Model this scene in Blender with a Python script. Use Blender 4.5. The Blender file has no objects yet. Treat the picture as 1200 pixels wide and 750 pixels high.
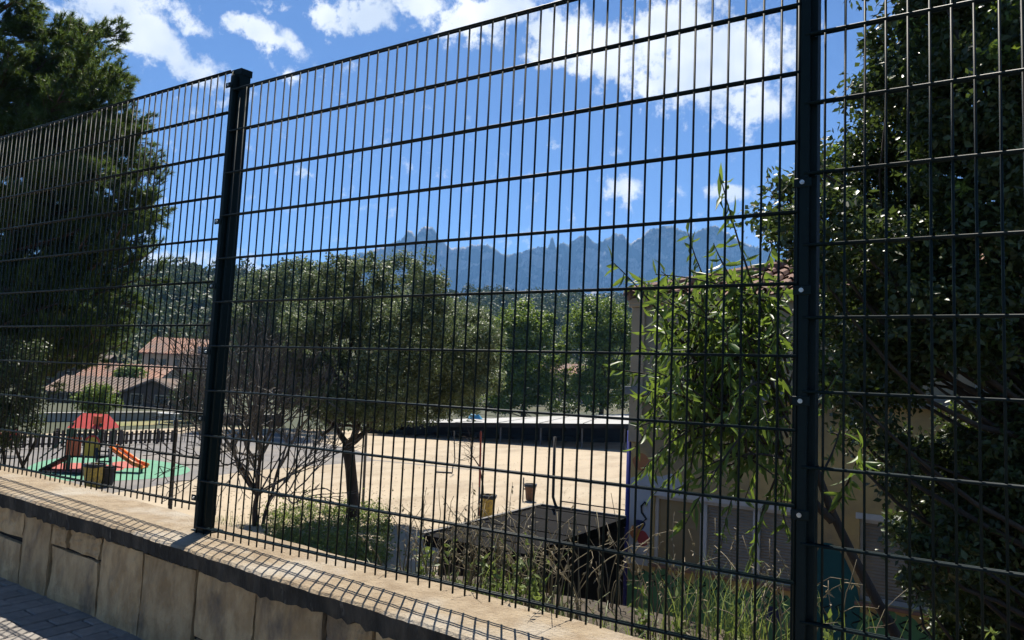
import bpy, bmesh, math, random
import numpy as np
from mathutils import Matrix, Vector

rng = np.random.default_rng(7)
random.seed(7)
scene = bpy.context.scene
col = scene.collection

# ------------------------------------------------------------------ camera
F = 838.8                       # focal length in pixels of a 1200 px wide frame
CAM = np.array([2.8495, -2.0660, 0.6900])
YAW, PITCH, ROLL = -0.54823, 0.08933, 0.04554
cy, sy, cp, sp = math.cos(YAW), math.sin(YAW), math.cos(PITCH), math.sin(PITCH)
FW = np.array([sy*cp, cy*cp, sp])
R0 = np.array([cy, -sy, 0.0]); U0 = np.cross(R0, FW)
RT = R0*math.cos(ROLL) + U0*math.sin(ROLL)
UP = -R0*math.sin(ROLL) + U0*math.cos(ROLL)
cam = bpy.data.cameras.new('camera'); camo = bpy.data.objects.new('camera', cam); col.objects.link(camo)
cam.sensor_width = 36.0; cam.lens = F/1200*36.0; cam.clip_start = 0.05; cam.clip_end = 30000
M = Matrix(((RT[0], UP[0], -FW[0], CAM[0]), (RT[1], UP[1], -FW[1], CAM[1]), (RT[2], UP[2], -FW[2], CAM[2]), (0, 0, 0, 1)))
camo.matrix_world = M
scene.camera = camo

def ray(x, y): return FW + (x-600)/F*RT - (y-375)/F*UP
def at(x, y, d): return CAM + ray(x, y)*d                    # real point at distance d along the view axis
def onz(x, y, z):
    r = ray(x, y); return CAM + r*((z-CAM[2])/r[2])
def ony(x, y, Y):
    r = ray(x, y); return CAM + r*((Y-CAM[1])/r[1])
HR = R0.copy(); HF = np.array([sy, cy, 0.0]); ZU = np.array([0, 0, 1.0])   # horizontal right / forward of the place

# ------------------------------------------------------------------ light
SUN_EL = math.radians(61.0); SUN_AZ = math.radians(-32.0)      # azimuth from +Y towards +X
SUN_DIR = np.array([math.sin(SUN_AZ)*math.cos(SUN_EL), math.cos(SUN_AZ)*math.cos(SUN_EL), math.sin(SUN_EL)])
sl = bpy.data.lights.new('sun', 'SUN'); so = bpy.data.objects.new('sun', sl); col.objects.link(so)
sl.energy = 5.0; sl.angle = math.radians(0.53); sl.color = (1.0, 0.93, 0.82)
so.rotation_euler = Vector(SUN_DIR).to_track_quat('Z', 'Y').to_euler(); so.location = (0, 0, 40)

world = bpy.data.worlds.new('World'); scene.world = world; world.use_nodes = True
wn = world.node_tree.nodes; wl = world.node_tree.links
for n in list(wn): wn.remove(n)
def wnode(t, **k):
    n = wn.new(t)
    for a, b in k.items(): setattr(n, a, b)
    return n
sky = wnode('ShaderNodeTexSky', sky_type='NISHITA', sun_disc=False, sun_elevation=SUN_EL, sun_rotation=SUN_AZ,
            altitude=400.0, air_density=0.8, dust_density=0.0, ozone_density=9.0)
bg = wnode('ShaderNodeBackground'); bg.inputs['Strength'].default_value = 0.06
out = wnode('ShaderNodeOutputWorld')
tc = wnode('ShaderNodeTexCoord')
def vmath(op, a, b):
    n = wnode('ShaderNodeVectorMath', operation=op)
    for i, v in enumerate((a, b)):
        if v is None: continue
        if isinstance(v, bpy.types.NodeSocket): wl.new(v, n.inputs[i])
        else: n.inputs[i].default_value = v
    return n
def fmath(op, a, b=None, c=None, clamp=False):
    n = wnode('ShaderNodeMath', operation=op, use_clamp=clamp)
    for i, v in enumerate((a, b, c)):
        if v is None: continue
        if isinstance(v, bpy.types.NodeSocket): wl.new(v, n.inputs[i])
        else: n.inputs[i].default_value = v
    return n.outputs[0]
D = tc.outputs['Generated']
n1 = wnode('ShaderNodeTexNoise'); n1.inputs['Scale'].default_value = 9.0; n1.inputs['Detail'].default_value = 3.0; n1.inputs['Roughness'].default_value = 0.62
wl.new(D, n1.inputs['Vector'])
warp = vmath('MULTIPLY', vmath('SUBTRACT', n1.outputs['Color'], (0.5, 0.5, 0.5)).outputs[0], (0.06, 0.06, 0.06)).outputs[0]
n2 = wnode('ShaderNodeTexNoise'); n2.inputs['Scale'].default_value = 34.0; n2.inputs['Detail'].default_value = 5.0; n2.inputs['Roughness'].default_value = 0.65
wl.new(D, n2.inputs['Vector'])
warp2 = vmath('MULTIPLY', vmath('SUBTRACT', n2.outputs['Color'], (0.5, 0.5, 0.5)).outputs[0], (0.034, 0.034, 0.034)).outputs[0]
DW = vmath('ADD', vmath('ADD', D, warp).outputs[0], warp2).outputs[0]
def nrm(v): return v/np.linalg.norm(v)
CL = [  # direction (as seen from the street), half length, half width, tilt, strength : drifting cumulus
    (165, 38, 108, 30, -27, 1.0), (105, -22, 75, 34, -20, 1.0), (315, 48, 46, 19, -26, .9), (222, 20, 34, 13, -15, .55), (335, 12, 18, 7, 30, .35),
    (420, 16, 58, 24, 8, .95), (485, -8, 52, 24, 0, .95), (570, 12, 85, 26, 10, 1.0), (655, 42, 62, 34, -20, 1.0), (715, 66, 62, 34, -12, 1.0),
    (775, 42, 58, 42, 20, 1.0), (838, 76, 100, 54, 0, 1.05), (880, 122, 44, 26, 0, .9), (730, 222, 30, 17, -18, .85), (370, 206, 34, 7, 0, .45),
    (345, 98, 22, 11, -20, .55), (645, 162, 20, 7, -15, .45), (855, 228, 34, 12, 0, .6), (180, 305, 120, 14, 2, .75), (600, -80, 160, 40, 10, 1.0),
    (570, 48, 20, 10, 0, .5), (260, 320, 60, 12, 0, .6)]
blobs = []
for (px, py, a, b, ang, s) in CL:
    c = nrm(ray(px, py)); t = math.radians(ang)
    e1 = nrm(RT*math.cos(t)+UP*math.sin(t)); e2 = nrm(-RT*math.sin(t)+UP*math.cos(t))
    k = 1.0/np.linalg.norm(ray(px, py))
    blobs.append((c, e1/(a/F*k), e2/(b/F*k), s))
for i in range(14):                                   # the same broken cumulus all round the sky
    az = rng.uniform(0, 2*math.pi); el = rng.uniform(0.1, 1.3)
    c = np.array([math.cos(az)*math.cos(el), math.sin(az)*math.cos(el), math.sin(el)])
    if c @ FW > 0.72: continue
    e1 = nrm(np.cross(ZU, c)); e2 = np.cross(c, e1)
    blobs.append((c, e1/rng.uniform(.06, .2), e2/rng.uniform(.03, .07), 1.0))
acc = None
for (c, e1, e2, s) in blobs:
    d = vmath('SUBTRACT', DW, tuple(c)).outputs[0]
    x = vmath('DOT_PRODUCT', d, tuple(e1)).outputs['Value']; y = vmath('DOT_PRODUCT', d, tuple(e2)).outputs['Value']
    z = vmath('DOT_PRODUCT', D, tuple(c)).outputs['Value']
    r2 = fmath('ADD', fmath('MULTIPLY', x, x), fmath('MULTIPLY', y, y))
    m = fmath('MULTIPLY', fmath('SUBTRACT', 1.25, fmath('SQRT', r2)), s)
    m = fmath('MULTIPLY', m, fmath('GREATER_THAN', z, 0.0))
    acc = m if acc is None else fmath('MAXIMUM', acc, m)
dens = fmath('ADD', acc, fmath('MULTIPLY', fmath('SUBTRACT', n2.outputs['Fac'], 0.5), 2.1))
mr = wnode('ShaderNodeMapRange', interpolation_type='SMOOTHSTEP'); wl.new(dens, mr.inputs['Value'])
mr.inputs['From Min'].default_value = 0.16; mr.inputs['From Max'].default_value = 0.72; mr.inputs['To Max'].default_value = 0.97
ccol = wnode('ShaderNodeMix', data_type='RGBA'); wl.new(fmath('MULTIPLY_ADD', n1.outputs['Fac'], 3.2, -1.1, clamp=True), ccol.inputs['Factor'])
ccol.inputs[6].default_value = (5.6, 6.2, 7.0, 1); ccol.inputs[7].default_value = (9.0, 9.1, 9.3, 1)
mix = wnode('ShaderNodeMix', data_type='RGBA'); wl.new(mr.outputs[0], mix.inputs['Factor'])
wl.new(sky.outputs[0], mix.inputs[6]); wl.new(ccol.outputs[2], mix.inputs[7])
wl.new(mix.outputs[2], bg.inputs['Color']); wl.new(bg.outputs[0], out.inputs['Surface'])

scene.view_settings.view_transform = 'Standard'; scene.view_settings.look = 'None'
scene.view_settings.exposure = 1.14; scene.view_settings.gamma = 1.0; scene.view_settings.use_curve_mapping = False
scene.render.engine = 'CYCLES'
scene.cycles.use_denoising = True; scene.cycles.use_adaptive_sampling = True; scene.cycles.adaptive_threshold = 0.02
world.cycles.sampling_method = 'MANUAL'; world.cycles.sample_map_resolution = 512
scene.cycles.max_bounces = 6; scene.cycles.transparent_max_bounces = 8; scene.cycles.volume_bounces = 0
scene.cycles.diffuse_bounces = 2; scene.cycles.glossy_bounces = 2; scene.cycles.transmission_bounces = 3

# ------------------------------------------------------------------ materials
def mat(name, color, rough=0.8, var=None, scale=6.0, detail=6.0, bump=0.0, bscale=None, rand=0.0, metallic=0.0, spec=0.4, coords='Object',
        stretch=(1, 1, 1), var2=None, scale2=1.2, island=False, translucent=None, ramp=(0.35, 0.65), ramp2=(0.45, 0.62)):
    m = bpy.data.materials.new(name); m.use_nodes = True
    N = m.node_tree.nodes; L = m.node_tree.links
    b = N['Principled BSDF']; b.inputs['Roughness'].default_value = rough; b.inputs['Metallic'].default_value = metallic
    b.inputs['Specular IOR Level'].default_value = spec
    AL = 0.79                                       # the camera is exposed for the shade, so surfaces keep modest albedos
    c4 = lambda c: (c[0]*AL, c[1]*AL, c[2]*AL, 1)
    t = N.new('ShaderNodeTexCoord'); mp = N.new('ShaderNodeMapping'); mp.inputs['Scale'].default_value = stretch
    g = N.new('ShaderNodeNewGeometry')
    L.new(g.outputs['Position'] if coords == 'World' else t.outputs[coords], mp.inputs['Vector'])
    cur = None
    def mixc(fac, a, bb):
        n = N.new('ShaderNodeMix'); n.data_type = 'RGBA'
        if isinstance(fac, float): n.inputs[0].default_value = fac
        else: L.new(fac, n.inputs[0])
        for i, v in ((6, a), (7, bb)):
            if isinstance(v, bpy.types.NodeSocket): L.new(v, n.inputs[i])
            else: n.inputs[i].default_value = c4(v)
        return n.outputs[2]
    def noise(s, d=detail):
        n = N.new('ShaderNodeTexNoise'); n.inputs['Scale'].default_value = s; n.inputs['Detail'].default_value = d; n.inputs['Roughness'].default_value = .6
        L.new(mp.outputs[0], n.inputs['Vector']); return n.outputs['Fac']
    def rampf(s, lo, hi):
        n = N.new('ShaderNodeMapRange'); n.inputs['From Min'].default_value = lo; n.inputs['From Max'].default_value = hi; L.new(s, n.inputs['Value']); return n.outputs[0]
    cur = color
    if island:
        cur = mixc(g.outputs['Random Per Island'], color, var)
    elif var is not None:
        cur = mixc(rampf(noise(scale), *ramp), color, var)
    if var2 is not None:
        cur = mixc(rampf(noise(scale2), *ramp2), cur, var2)
    if rand:
        oi = N.new('ShaderNodeObjectInfo'); hs = N.new('ShaderNodeHueSaturation')
        rr = N.new('ShaderNodeMapRange'); rr.inputs['To Min'].default_value = 1-rand; rr.inputs['To Max'].default_value = 1+rand
        L.new(oi.outputs['Random'], rr.inputs['Value']); L.new(rr.outputs[0], hs.inputs['Value'])
        if isinstance(cur, bpy.types.NodeSocket): L.new(cur, hs.inputs['Color'])
        else: hs.inputs['Color'].default_value = c4(cur)
        cur = hs.outputs[0]
    if isinstance(cur, bpy.types.NodeSocket): L.new(cur, b.inputs['Base Color'])
    else: b.inputs['Base Color'].default_value = c4(cur)
    if bump:
        bn = N.new('ShaderNodeBump'); bn.inputs['Strength'].default_value = bump; bn.inputs['Distance'].default_value = 0.02
        L.new(noise(bscale or scale*4, 8.0), bn.inputs['Height']); L.new(bn.outputs[0], b.inputs['Normal'])
    if translucent:
        o = N['Material Output']; tr = N.new('ShaderNodeBsdfTranslucent'); mx = N.new('ShaderNodeMixShader'); mx.inputs[0].default_value = translucent[1]
        tint = mixc(0.5, cur, translucent[0]); L.new(tint, tr.inputs['Color'])
        L.new(b.outputs[0], mx.inputs[1]); L.new(tr.outputs[0], mx.inputs[2]); L.new(mx.outputs[0], o.inputs['Surface'])
    return m

MT = {}
MT['fence'] = mat('fence_green', (.0022, .010, .012), .52, (.0035, .013, .014), 40, spec=.13)
MT['bolt'] = mat('bolt_steel', (.6, .6, .58), .35, metallic=.9)
MT['coping'] = mat('coping_concrete', (.36, .285, .19), .92, (.235, .172, .105), 13, bump=.8, bscale=70, var2=(.41, .365, .295), scale2=2.1, ramp=(.38, .72), ramp2=(.52, .66), coords='World')
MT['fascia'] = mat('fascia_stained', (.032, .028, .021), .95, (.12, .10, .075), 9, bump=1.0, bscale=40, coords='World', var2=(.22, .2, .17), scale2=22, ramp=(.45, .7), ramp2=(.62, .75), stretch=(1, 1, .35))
MT['stone'] = mat('sandstone', (.72, .51, .275), .9, (.50, .335, .17), 16.0, bump=1.0, bscale=60, rand=.16, ramp=(.40, .62), var2=(.25, .185, .12), scale2=6.5, stretch=(1, 1, .45), coords='World', ramp2=(.52, .68))
MT['mortar'] = mat('mortar', (.03, .026, .022), .95, (.018, .016, .014), 20, bump=.6)
MT['paver'] = mat('paver', (.29, .262, .23), .88, (.225, .205, .18), 30, bump=.4, bscale=90, rand=.14, coords='World')
MT['joint'] = mat('paving_bed', (.09, .085, .08), .95, (.06, .055, .05), 30)
MT['sand'] = mat('courtyard_sand', (.385, .322, .232), .95, (.30, .24, .165), .8, bump=.5, bscale=9, var2=(.41, .335, .235), scale2=.16, coords='World', ramp=(.40, .62), ramp2=(.42, .6), stretch=(1, .45, 1))
MT['asphalt'] = mat('asphalt', (.17, .16, .155), .93, (.125, .12, .118), .6, bump=.3, bscale=20, coords='World', var2=(.21, .19, .165), scale2=.2)
MT['ground'] = mat('rough_ground', (.06, .062, .03), .95, (.035, .048, .02), .05, coords='World', bump=.2)
MT['grassground'] = mat('mown_grass', (.16, .17, .05), .95, (.24, .2, .09), .3, coords='World')
MT['soil'] = mat('soil', (.10, .075, .05), .97, (.05, .04, .028), 3, bump=.8, bscale=14, coords='World')
MT['rubber_green'] = mat('rubber_green', (.12, .30, .185), .9, (.095, .25, .16), 1.5, bump=.15, coords='World')
MT['rubber_red'] = mat('rubber_red', (.42, .11, .08), .9, (.36, .10, .08), 1.5, coords='World')
MT['wood'] = mat('weathered_wood', (.10, .07, .05), .85, (.06, .045, .035), 5, rand=.25, stretch=(6, 6, 1))
MT['red'] = mat('red_panel', (.62, .05, .035), .45, (.55, .05, .04), 4)
MT['roofred'] = mat('roof_red', (.66, .09, .07), .45, (.58, .08, .06), 4)
MT['orange'] = mat('orange_plastic', (.80, .20, .02), .4, (.72, .17, .02), 4)
MT['orangered'] = mat('orange_red_panel', (.62, .12, .03), .5, (.5, .09, .03), 4)
MT['yellow'] = mat('yellow_panel', (.62, .40, .04), .5, (.52, .33, .04), 5)
MT['black'] = mat('black_rubber', (.015, .015, .016), .7, (.03, .03, .03), 8)
MT['darkgreen'] = mat('dark_green_metal', (.015, .06, .035), .5, (.02, .07, .04), 6)
MT['binyellow'] = mat('bin_yellow', (.56, .40, .05), .55, (.42, .29, .05), 6, var2=(.25, .18, .06), scale2=14)
MT['binbrown'] = mat('bin_rust', (.20, .10, .05), .7, (.12, .06, .035), 8)
MT['bag'] = mat('bin_liner', (.015, .015, .016), .35, (.03, .03, .03), 20, bump=.5)
MT['steel'] = mat('grey_metal', (.10, .10, .105), .5, (.07, .07, .075), 10)
MT['bark'] = mat('bark_dark', (.07, .055, .042), .95, (.035, .028, .022), 9, bump=.9, bscale=25, stretch=(1, 1, .3))
MT['barkpine'] = mat('bark_pine', (.12, .075, .05), .95, (.06, .04, .03), 6, bump=.9, bscale=18, stretch=(1, 1, .3))
MT['twig'] = mat('grey_twig', (.18, .17, .155), .8, (.075, .07, .062), 4)
MT['stake'] = mat('red_stake', (.32, .05, .03), .6, (.22, .04, .03), 8)
MT['leaf_oak'] = mat('leaf_oak', (.042, .064, .03), .55, (.22, .27, .135), island=True, spec=.3, translucent=((.25, .34, .11), .28))
MT['leaf_holm'] = mat('leaf_holm', (.018, .032, .012), .42, (.085, .12, .04), island=True, spec=.35, translucent=((.2, .3, .05), .22))
MT['leaf_bright'] = mat('leaf_bright', (.028, .066, .012), .5, (.19, .28, .05), island=True, spec=.25, translucent=((.4, .54, .06), .3))
MT['leaf_peach'] = mat('leaf_peach', (.045, .10, .018), .46, (.135, .22, .045), island=True, rand=.25, spec=.4, translucent=((.36, .5, .06), .38))
MT['leaf_pine'] = mat('needle', (.035, .068, .018), .5, (.10, .15, .04), island=True, spec=.25, translucent=((.22, .32, .05), .34))
MT['leaf_hill'] = mat('leaf_hill', (.028, .055, .02), .6, (.075, .11, .035), island=True, translucent=((.16, .2, .05), .2))
MT['leaf_weed'] = mat('leaf_weed', (.09, .14, .035), .5, (.24, .29, .09), island=True, translucent=((.3, .4, .06), .35))
MT['grass'] = mat('grass_blade', (.08, .14, .03), .5, (.22, .27, .08), island=True, translucent=((.35, .42, .08), .35))
MT['straw'] = mat('dry_stalk', (.30, .25, .15), .7, (.16, .13, .085), island=True, translucent=((.4, .35, .2), .2))
MT['ochre'] = mat('ochre_render', (.64, .46, .19), .92, (.53, .38, .155), 2.5, bump=.35, bscale=50, var2=(.33, .26, .15), scale2=.9, coords='World')
MT['greyrender'] = mat('grey_render', (.40, .35, .25), .92, (.33, .29, .21), 1.5, bump=.25, bscale=50, coords='World')
MT['beige'] = mat('beige_render', (.52, .42, .27), .92, (.38, .31, .22), 2, bump=.2, coords='World')
MT['ledge'] = mat('concrete_ledge', (.25, .27, .27), .9, (.18, .19, .19), 3, bump=.4)
MT['whiteframe'] = mat('white_frame', (.62, .63, .62), .5, (.52, .53, .52), 6)
MT['shutter'] = mat('shutter_slats', (.33, .30, .24), .6, (.27, .245, .2), 3)
MT['curtain'] = mat('yellow_blind', (.36, .28, .14), .8, (.30, .23, .12), 2)
MT['sillstone'] = mat('sill_tile', (.30, .17, .12), .8, (.24, .14, .1), 6)
MT['m_green'] = mat('mural_green', (.12, .30, .14), .9, (.08, .22, .11), 2, coords='World')
MT['m_dark'] = mat('mural_outline', (.015, .02, .018), .9)
MT['m_sky'] = mat('mural_sky', (.40, .46, .52), .9, (.52, .54, .55), 2.5, coords='World')
MT['m_orange'] = mat('mural_orange', (.50, .22, .08), .9, (.42, .17, .08), 6)
MT['m_red'] = mat('mural_red', (.42, .07, .07), .9, (.34, .06, .06), 6)
MT['m_teal'] = mat('mural_teal', (.02, .12, .12), .9, (.015, .08, .1), 2, coords='World')
MT['m_blue'] = mat('mural_blue', (.04, .05, .14), .9, (.03, .04, .1), 4)
MT['bluepipe'] = mat('blue_pipe', (.02, .03, .22), .5, (.015, .02, .16), 6)
MT['tile'] = mat('roof_tile', (.25, .135, .09), .9, (.18, .095, .07), 3, rand=.1, island=False, var2=(.20, .14, .11), scale2=1.1, coords='World')
MT['tilefar'] = mat('roof_tile_far', (.42, .22, .14), .9, (.30, .17, .12), .8, var2=(.22, .17, .14), scale2=.25, coords='World')
MT['tilegrey'] = mat('roof_tile_old', (.22, .165, .13), .9, (.15, .12, .10), .8, var2=(.28, .2, .15), scale2=.25, coords='World')
MT['cream'] = mat('cream_wall', (.55, .46, .34), .92, (.48, .40, .30), .5, coords='World')
MT['brickred'] = mat('brick_base', (.26, .12, .085), .92, (.2, .09, .07), 2, coords='World')
MT['palewall'] = mat('pale_wall', (.46, .44, .40), .92, (.38, .36, .33), .5, coords='World')
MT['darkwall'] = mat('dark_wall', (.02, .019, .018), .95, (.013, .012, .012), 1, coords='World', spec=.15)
MT['brownwall'] = mat('brown_wall', (.14, .10, .075), .9, (.1, .075, .06), 1, coords='World')
MT['pink'] = mat('pink_wall', (.55, .32, .25), .92, (.48, .28, .22), .5, coords='World')
MT['glass'] = mat('dark_glass', (.02, .022, .025), .12, spec=.6)
MT['whiteroof'] = mat('white_roof', (.40, .405, .40), .85, (.33, .33, .32), .15, var2=(.24, .21, .17), scale2=.4, coords='World', ramp2=(.55, .7))
MT['felt'] = mat('bitumen_felt', (.011, .0107, .011), .97, spec=.08, var=(.008, .008, .0083), scale=3, bump=.3, bscale=40, coords='World')
MT['felttrim'] = mat('felt_trim', (.12, .115, .11), .7, (.09, .085, .08), 4)
MT['rock'] = mat('mountain_rock', (.42, .37, .34), .95, (.22, .20, .19), .012, coords='World', var2=(.06, .07, .045), scale2=.009, ramp2=(.44, .52), stretch=(1, 1, 1.3))
MT['hillside'] = mat('hillside', (.05, .06, .03), .95, (.08, .075, .04), .03, coords='World')
MT['white'] = mat('white_paint', (.7, .7, .68), .5, (.6, .6, .58), 4)
MT['bluebag'] = mat('blue_sheet', (.06, .30, .48), .5, (.05, .25, .42), 6)

# ------------------------------------------------------------------ mesh helpers
ORG = {}
def mesh_np(name, V, T, m):
    V = np.asarray(V, dtype=np.float32); T = np.asarray(T, dtype=np.int32)
    me = bpy.data.meshes.new(name); k = T.shape[1]
    me.vertices.add(len(V)); me.vertices.foreach_set('co', V.ravel())
    me.loops.add(T.size); me.loops.foreach_set('vertex_index', T.ravel())
    me.polygons.add(len(T)); me.polygons.foreach_set('loop_start', np.arange(0, T.size, k, dtype=np.int32))
    me.polygons.foreach_set('loop_total', np.full(len(T), k, dtype=np.int32))
    me.update(calc_edges=True)
    if m: me.materials.append(m)
    return me
def link(name, data, parent, origin):
    o = bpy.data.objects.new(name, data); col.objects.link(o)
    origin = np.asarray(origin, float); ORG[o] = origin
    if parent is not None:
        o.parent = parent; o.location = origin - ORG[parent]
    else: o.location = origin
    return o
class MB:
    def __init__(s): s.v = []; s.f = []
    def add(s, v, f):
        n = len(s.v); s.v.extend([tuple(p) for p in v]); s.f.extend([tuple(i+n for i in q) for q in f]); return s
    def box(s, c, size, ax=None):
        c = np.asarray(c, float); h = np.asarray(size, float)/2
        ax = np.eye(3) if ax is None else np.asarray(ax)
        P = [c + ax[0]*h[0]*i + ax[1]*h[1]*j + ax[2]*h[2]*k for i in (-1, 1) for j in (-1, 1) for k in (-1, 1)]
        return s.add(P, [(0, 1, 3, 2), (4, 6, 7, 5), (0, 4, 5, 1), (2, 3, 7, 6), (0, 2, 6, 4), (1, 5, 7, 3)])
    def span(s, lo, hi):
        lo = np.asarray(lo, float); hi = np.asarray(hi, float); return s.box((lo+hi)/2, hi-lo)
    def tube(s, pts, rad, n=8, cap=True):
        pts = np.asarray(pts, float); k = len(pts)
        rad = np.full(k, rad, float) if np.isscalar(rad) else np.asarray(rad, float)
        tan = np.gradient(pts, axis=0) if k > 2 else np.tile(pts[-1]-pts[0], (k, 1))
        V = []; ref = np.array([.31, .17, .93])
        for i in range(k):
            t = tan[i]/(np.linalg.norm(tan[i])+1e-9); a = np.cross(t, ref)
            if np.linalg.norm(a) < .1: a = np.cross(t, np.array([1., 0, 0]))
            a /= np.linalg.norm(a); b = np.cross(t, a)
            for j in range(n):
                q = 2*math.pi*j/n; V.append(pts[i]+rad[i]*(a*math.cos(q)+b*math.sin(q)))
        Fc = [(i*n+j, i*n+(j+1) % n, (i+1)*n+(j+1) % n, (i+1)*n+j) for i in range(k-1) for j in range(n)]
        if cap: Fc += [tuple(range(n-1, -1, -1)), tuple((k-1)*n+j for j in range(n))]
        return s.add(V, Fc)
    def prism(s, poly, vec):
        poly = [np.asarray(p, float) for p in poly]; n = len(poly); vec = np.asarray(vec, float)
        return s.add(poly+[p+vec for p in poly], [tuple(range(n-1, -1, -1)), tuple(range(n, 2*n))]+[(i, (i+1) % n, n+(i+1) % n, n+i) for i in range(n)])
    def sheet(s, poly): return s.add(poly, [tuple(range(len(poly)))])
    def build(s, name, m, parent=None, origin=None, smooth=False, bevel=0.0, seg=2):
        V = np.array(s.v, float)
        if origin is None:
            origin = ORG[parent] if parent is not None else np.array([(V[:, 0].min()+V[:, 0].max())/2, (V[:, 1].min()+V[:, 1].max())/2, V[:, 2].min()])
        me = bpy.data.meshes.new(name); me.from_pydata([tuple(p) for p in V-np.asarray(origin)], [], s.f)
        bm = bmesh.new(); bm.from_mesh(me)
        bmesh.ops.recalc_face_normals(bm, faces=bm.faces)
        if bevel: bmesh.ops.bevel(bm, geom=list(bm.edges), offset=bevel, segments=seg, profile=.6, affect='EDGES', clamp_overlap=True)
        bm.to_mesh(me); bm.free()
        for mm in (m if isinstance(m, (list, tuple)) else [m]): me.materials.append(mm)
        if smooth: me.polygons.foreach_set('use_smooth', [True]*len(me.polygons))
        return link(name, me, parent, origin)
def tag(o, label=None, cat=None, group=None, kind=None):
    if label: o['label'] = label
    if cat: o['category'] = cat
    if group: o['group'] = group
    if kind: o['kind'] = kind
    return o
def thing(name, loc, label, cat, group=None):
    o = link(name, None, None, loc); o.empty_display_size = .2
    return tag(o, label, cat, group)
def struct(o): o['kind'] = 'structure'; return o
def part_np(name, V, T, m, parent, kind=None):
    o = link(name, mesh_np(name, np.asarray(V)-ORG[parent], T, m), parent, ORG[parent])
    if kind: o['kind'] = kind
    return o

def unit(a): return a/(np.linalg.norm(a, axis=-1, keepdims=True)+1e-9)
def leaf_mesh(P, A, Nn, Ln, Wd, fold=.18, curve=0.0):
    """many small folded leaves: P base points, A axes, Nn normals, Ln lengths, Wd widths -> verts, tris"""
    A = unit(A); S = unit(np.cross(A, Nn)); Nn = np.cross(S, A)
    Ln = Ln[:, None]; Wd = Wd[:, None]
    if not curve:
        v0 = P; v1 = P+A*Ln*.45+S*Wd*.5+Nn*Wd*fold; v2 = P+A*Ln; v3 = P+A*Ln*.45-S*Wd*.5+Nn*Wd*fold
        V = np.stack([v0, v1, v2, v3], 1).reshape(-1, 3); n = np.arange(len(P))[:, None]*4
        T = np.concatenate([n+np.array([[0, 1, 2]]), n+np.array([[0, 2, 3]])], 1).reshape(-1, 3)
        return V, T
    rows = []
    for t, ww in ((0, .12), (.3, .9), (.65, .75), (1, .02)):
        c = P+A*Ln*t-Nn*Ln*curve*t*t; rows += [c+S*Wd*.5*ww+Nn*Wd*fold*ww, c, c-S*Wd*.5*ww+Nn*Wd*fold*ww]
    V = np.stack(rows, 1).reshape(-1, 3); n = np.arange(len(P))[:, None]*12
    tri = []
    for r in range(3):
        for c in range(2):
            a = r*3+c; tri += [[a, a+1, a+4], [a, a+4, a+3]]
    T = np.concatenate([n+np.array([t]) for t in tri], 1).reshape(-1, 3)
    return V, T
def rdir(n): return unit(rng.normal(size=(n, 3)))
def lobes_px(L, d, dj=.8):
    """crown lobes: directions and apparent radii turned into points and metres at the tree's own distance"""
    out = []
    for i, (x, y, r) in enumerate(L):
        dd = d+dj*math.sin(i*2.4+1.0); out.append((at(x, y, dd), r*dd/F))
    return out
def crown(lobes, nclump, per, csize, ln, wd, squash=.9, shell=.55, droop=.0, wild=.08):
    """leaf clumps through the outer volume of overlapping lobes"""
    vol = np.array([r**2.3 for _, r in lobes]); vol /= vol.sum()
    idx = rng.choice(len(lobes), nclump, p=vol)
    C = np.array([c for c, _ in lobes])[idx]; R = np.array([r for _, r in lobes])[idx]
    d = rdir(nclump); rad = R*(shell+(1-shell)*rng.random(nclump)**.7)*(1+rng.normal(0, wild, nclump))
    cc = C+d*rad[:, None]*np.array([1, 1, squash])
    cs = csize*rng.uniform(.5, 1.5, nclump)
    n = nclump*per; u = rdir(n)
    P = np.repeat(cc, per, 0)+u*(np.repeat(cs, per)*rng.random(n)**.42)[:, None]*np.array([1, 1, .72])
    N = unit(u*.8+np.array([0, 0, .55])+rng.normal(size=(n, 3))*.45)
    A = rng.normal(size=(n, 3)); A = unit(A-N*(A*N).sum(1, keepdims=True)+u*.35+np.array([0, 0, -droop]))
    return leaf_mesh(P, A, N, ln*rng.uniform(.55, 1.3, n), wd*rng.uniform(.6, 1.3, n)), cc
def curve_pts(a, b, n=6, bend=.12, sag=0.0):
    a = np.asarray(a, float); b = np.asarray(b, float); L = np.linalg.norm(b-a); o = rng.normal(size=3)*bend*L; o2 = rng.normal(size=3)*bend*L*.4
    t = np.linspace(0, 1, n)[:, None]
    return a+(b-a)*t+o*np.sin(math.pi*t)+o2*np.sin(2*math.pi*t)-np.array([0, 0, sag*L])*(t*t)
def limbs_to(mb, start, targets, r0, r1=.012, n=6, sides=6, bend=.12):
    for q in targets: mb.tube(curve_pts(start, q, n, bend), np.linspace(r0, r1, n), sides)

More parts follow.
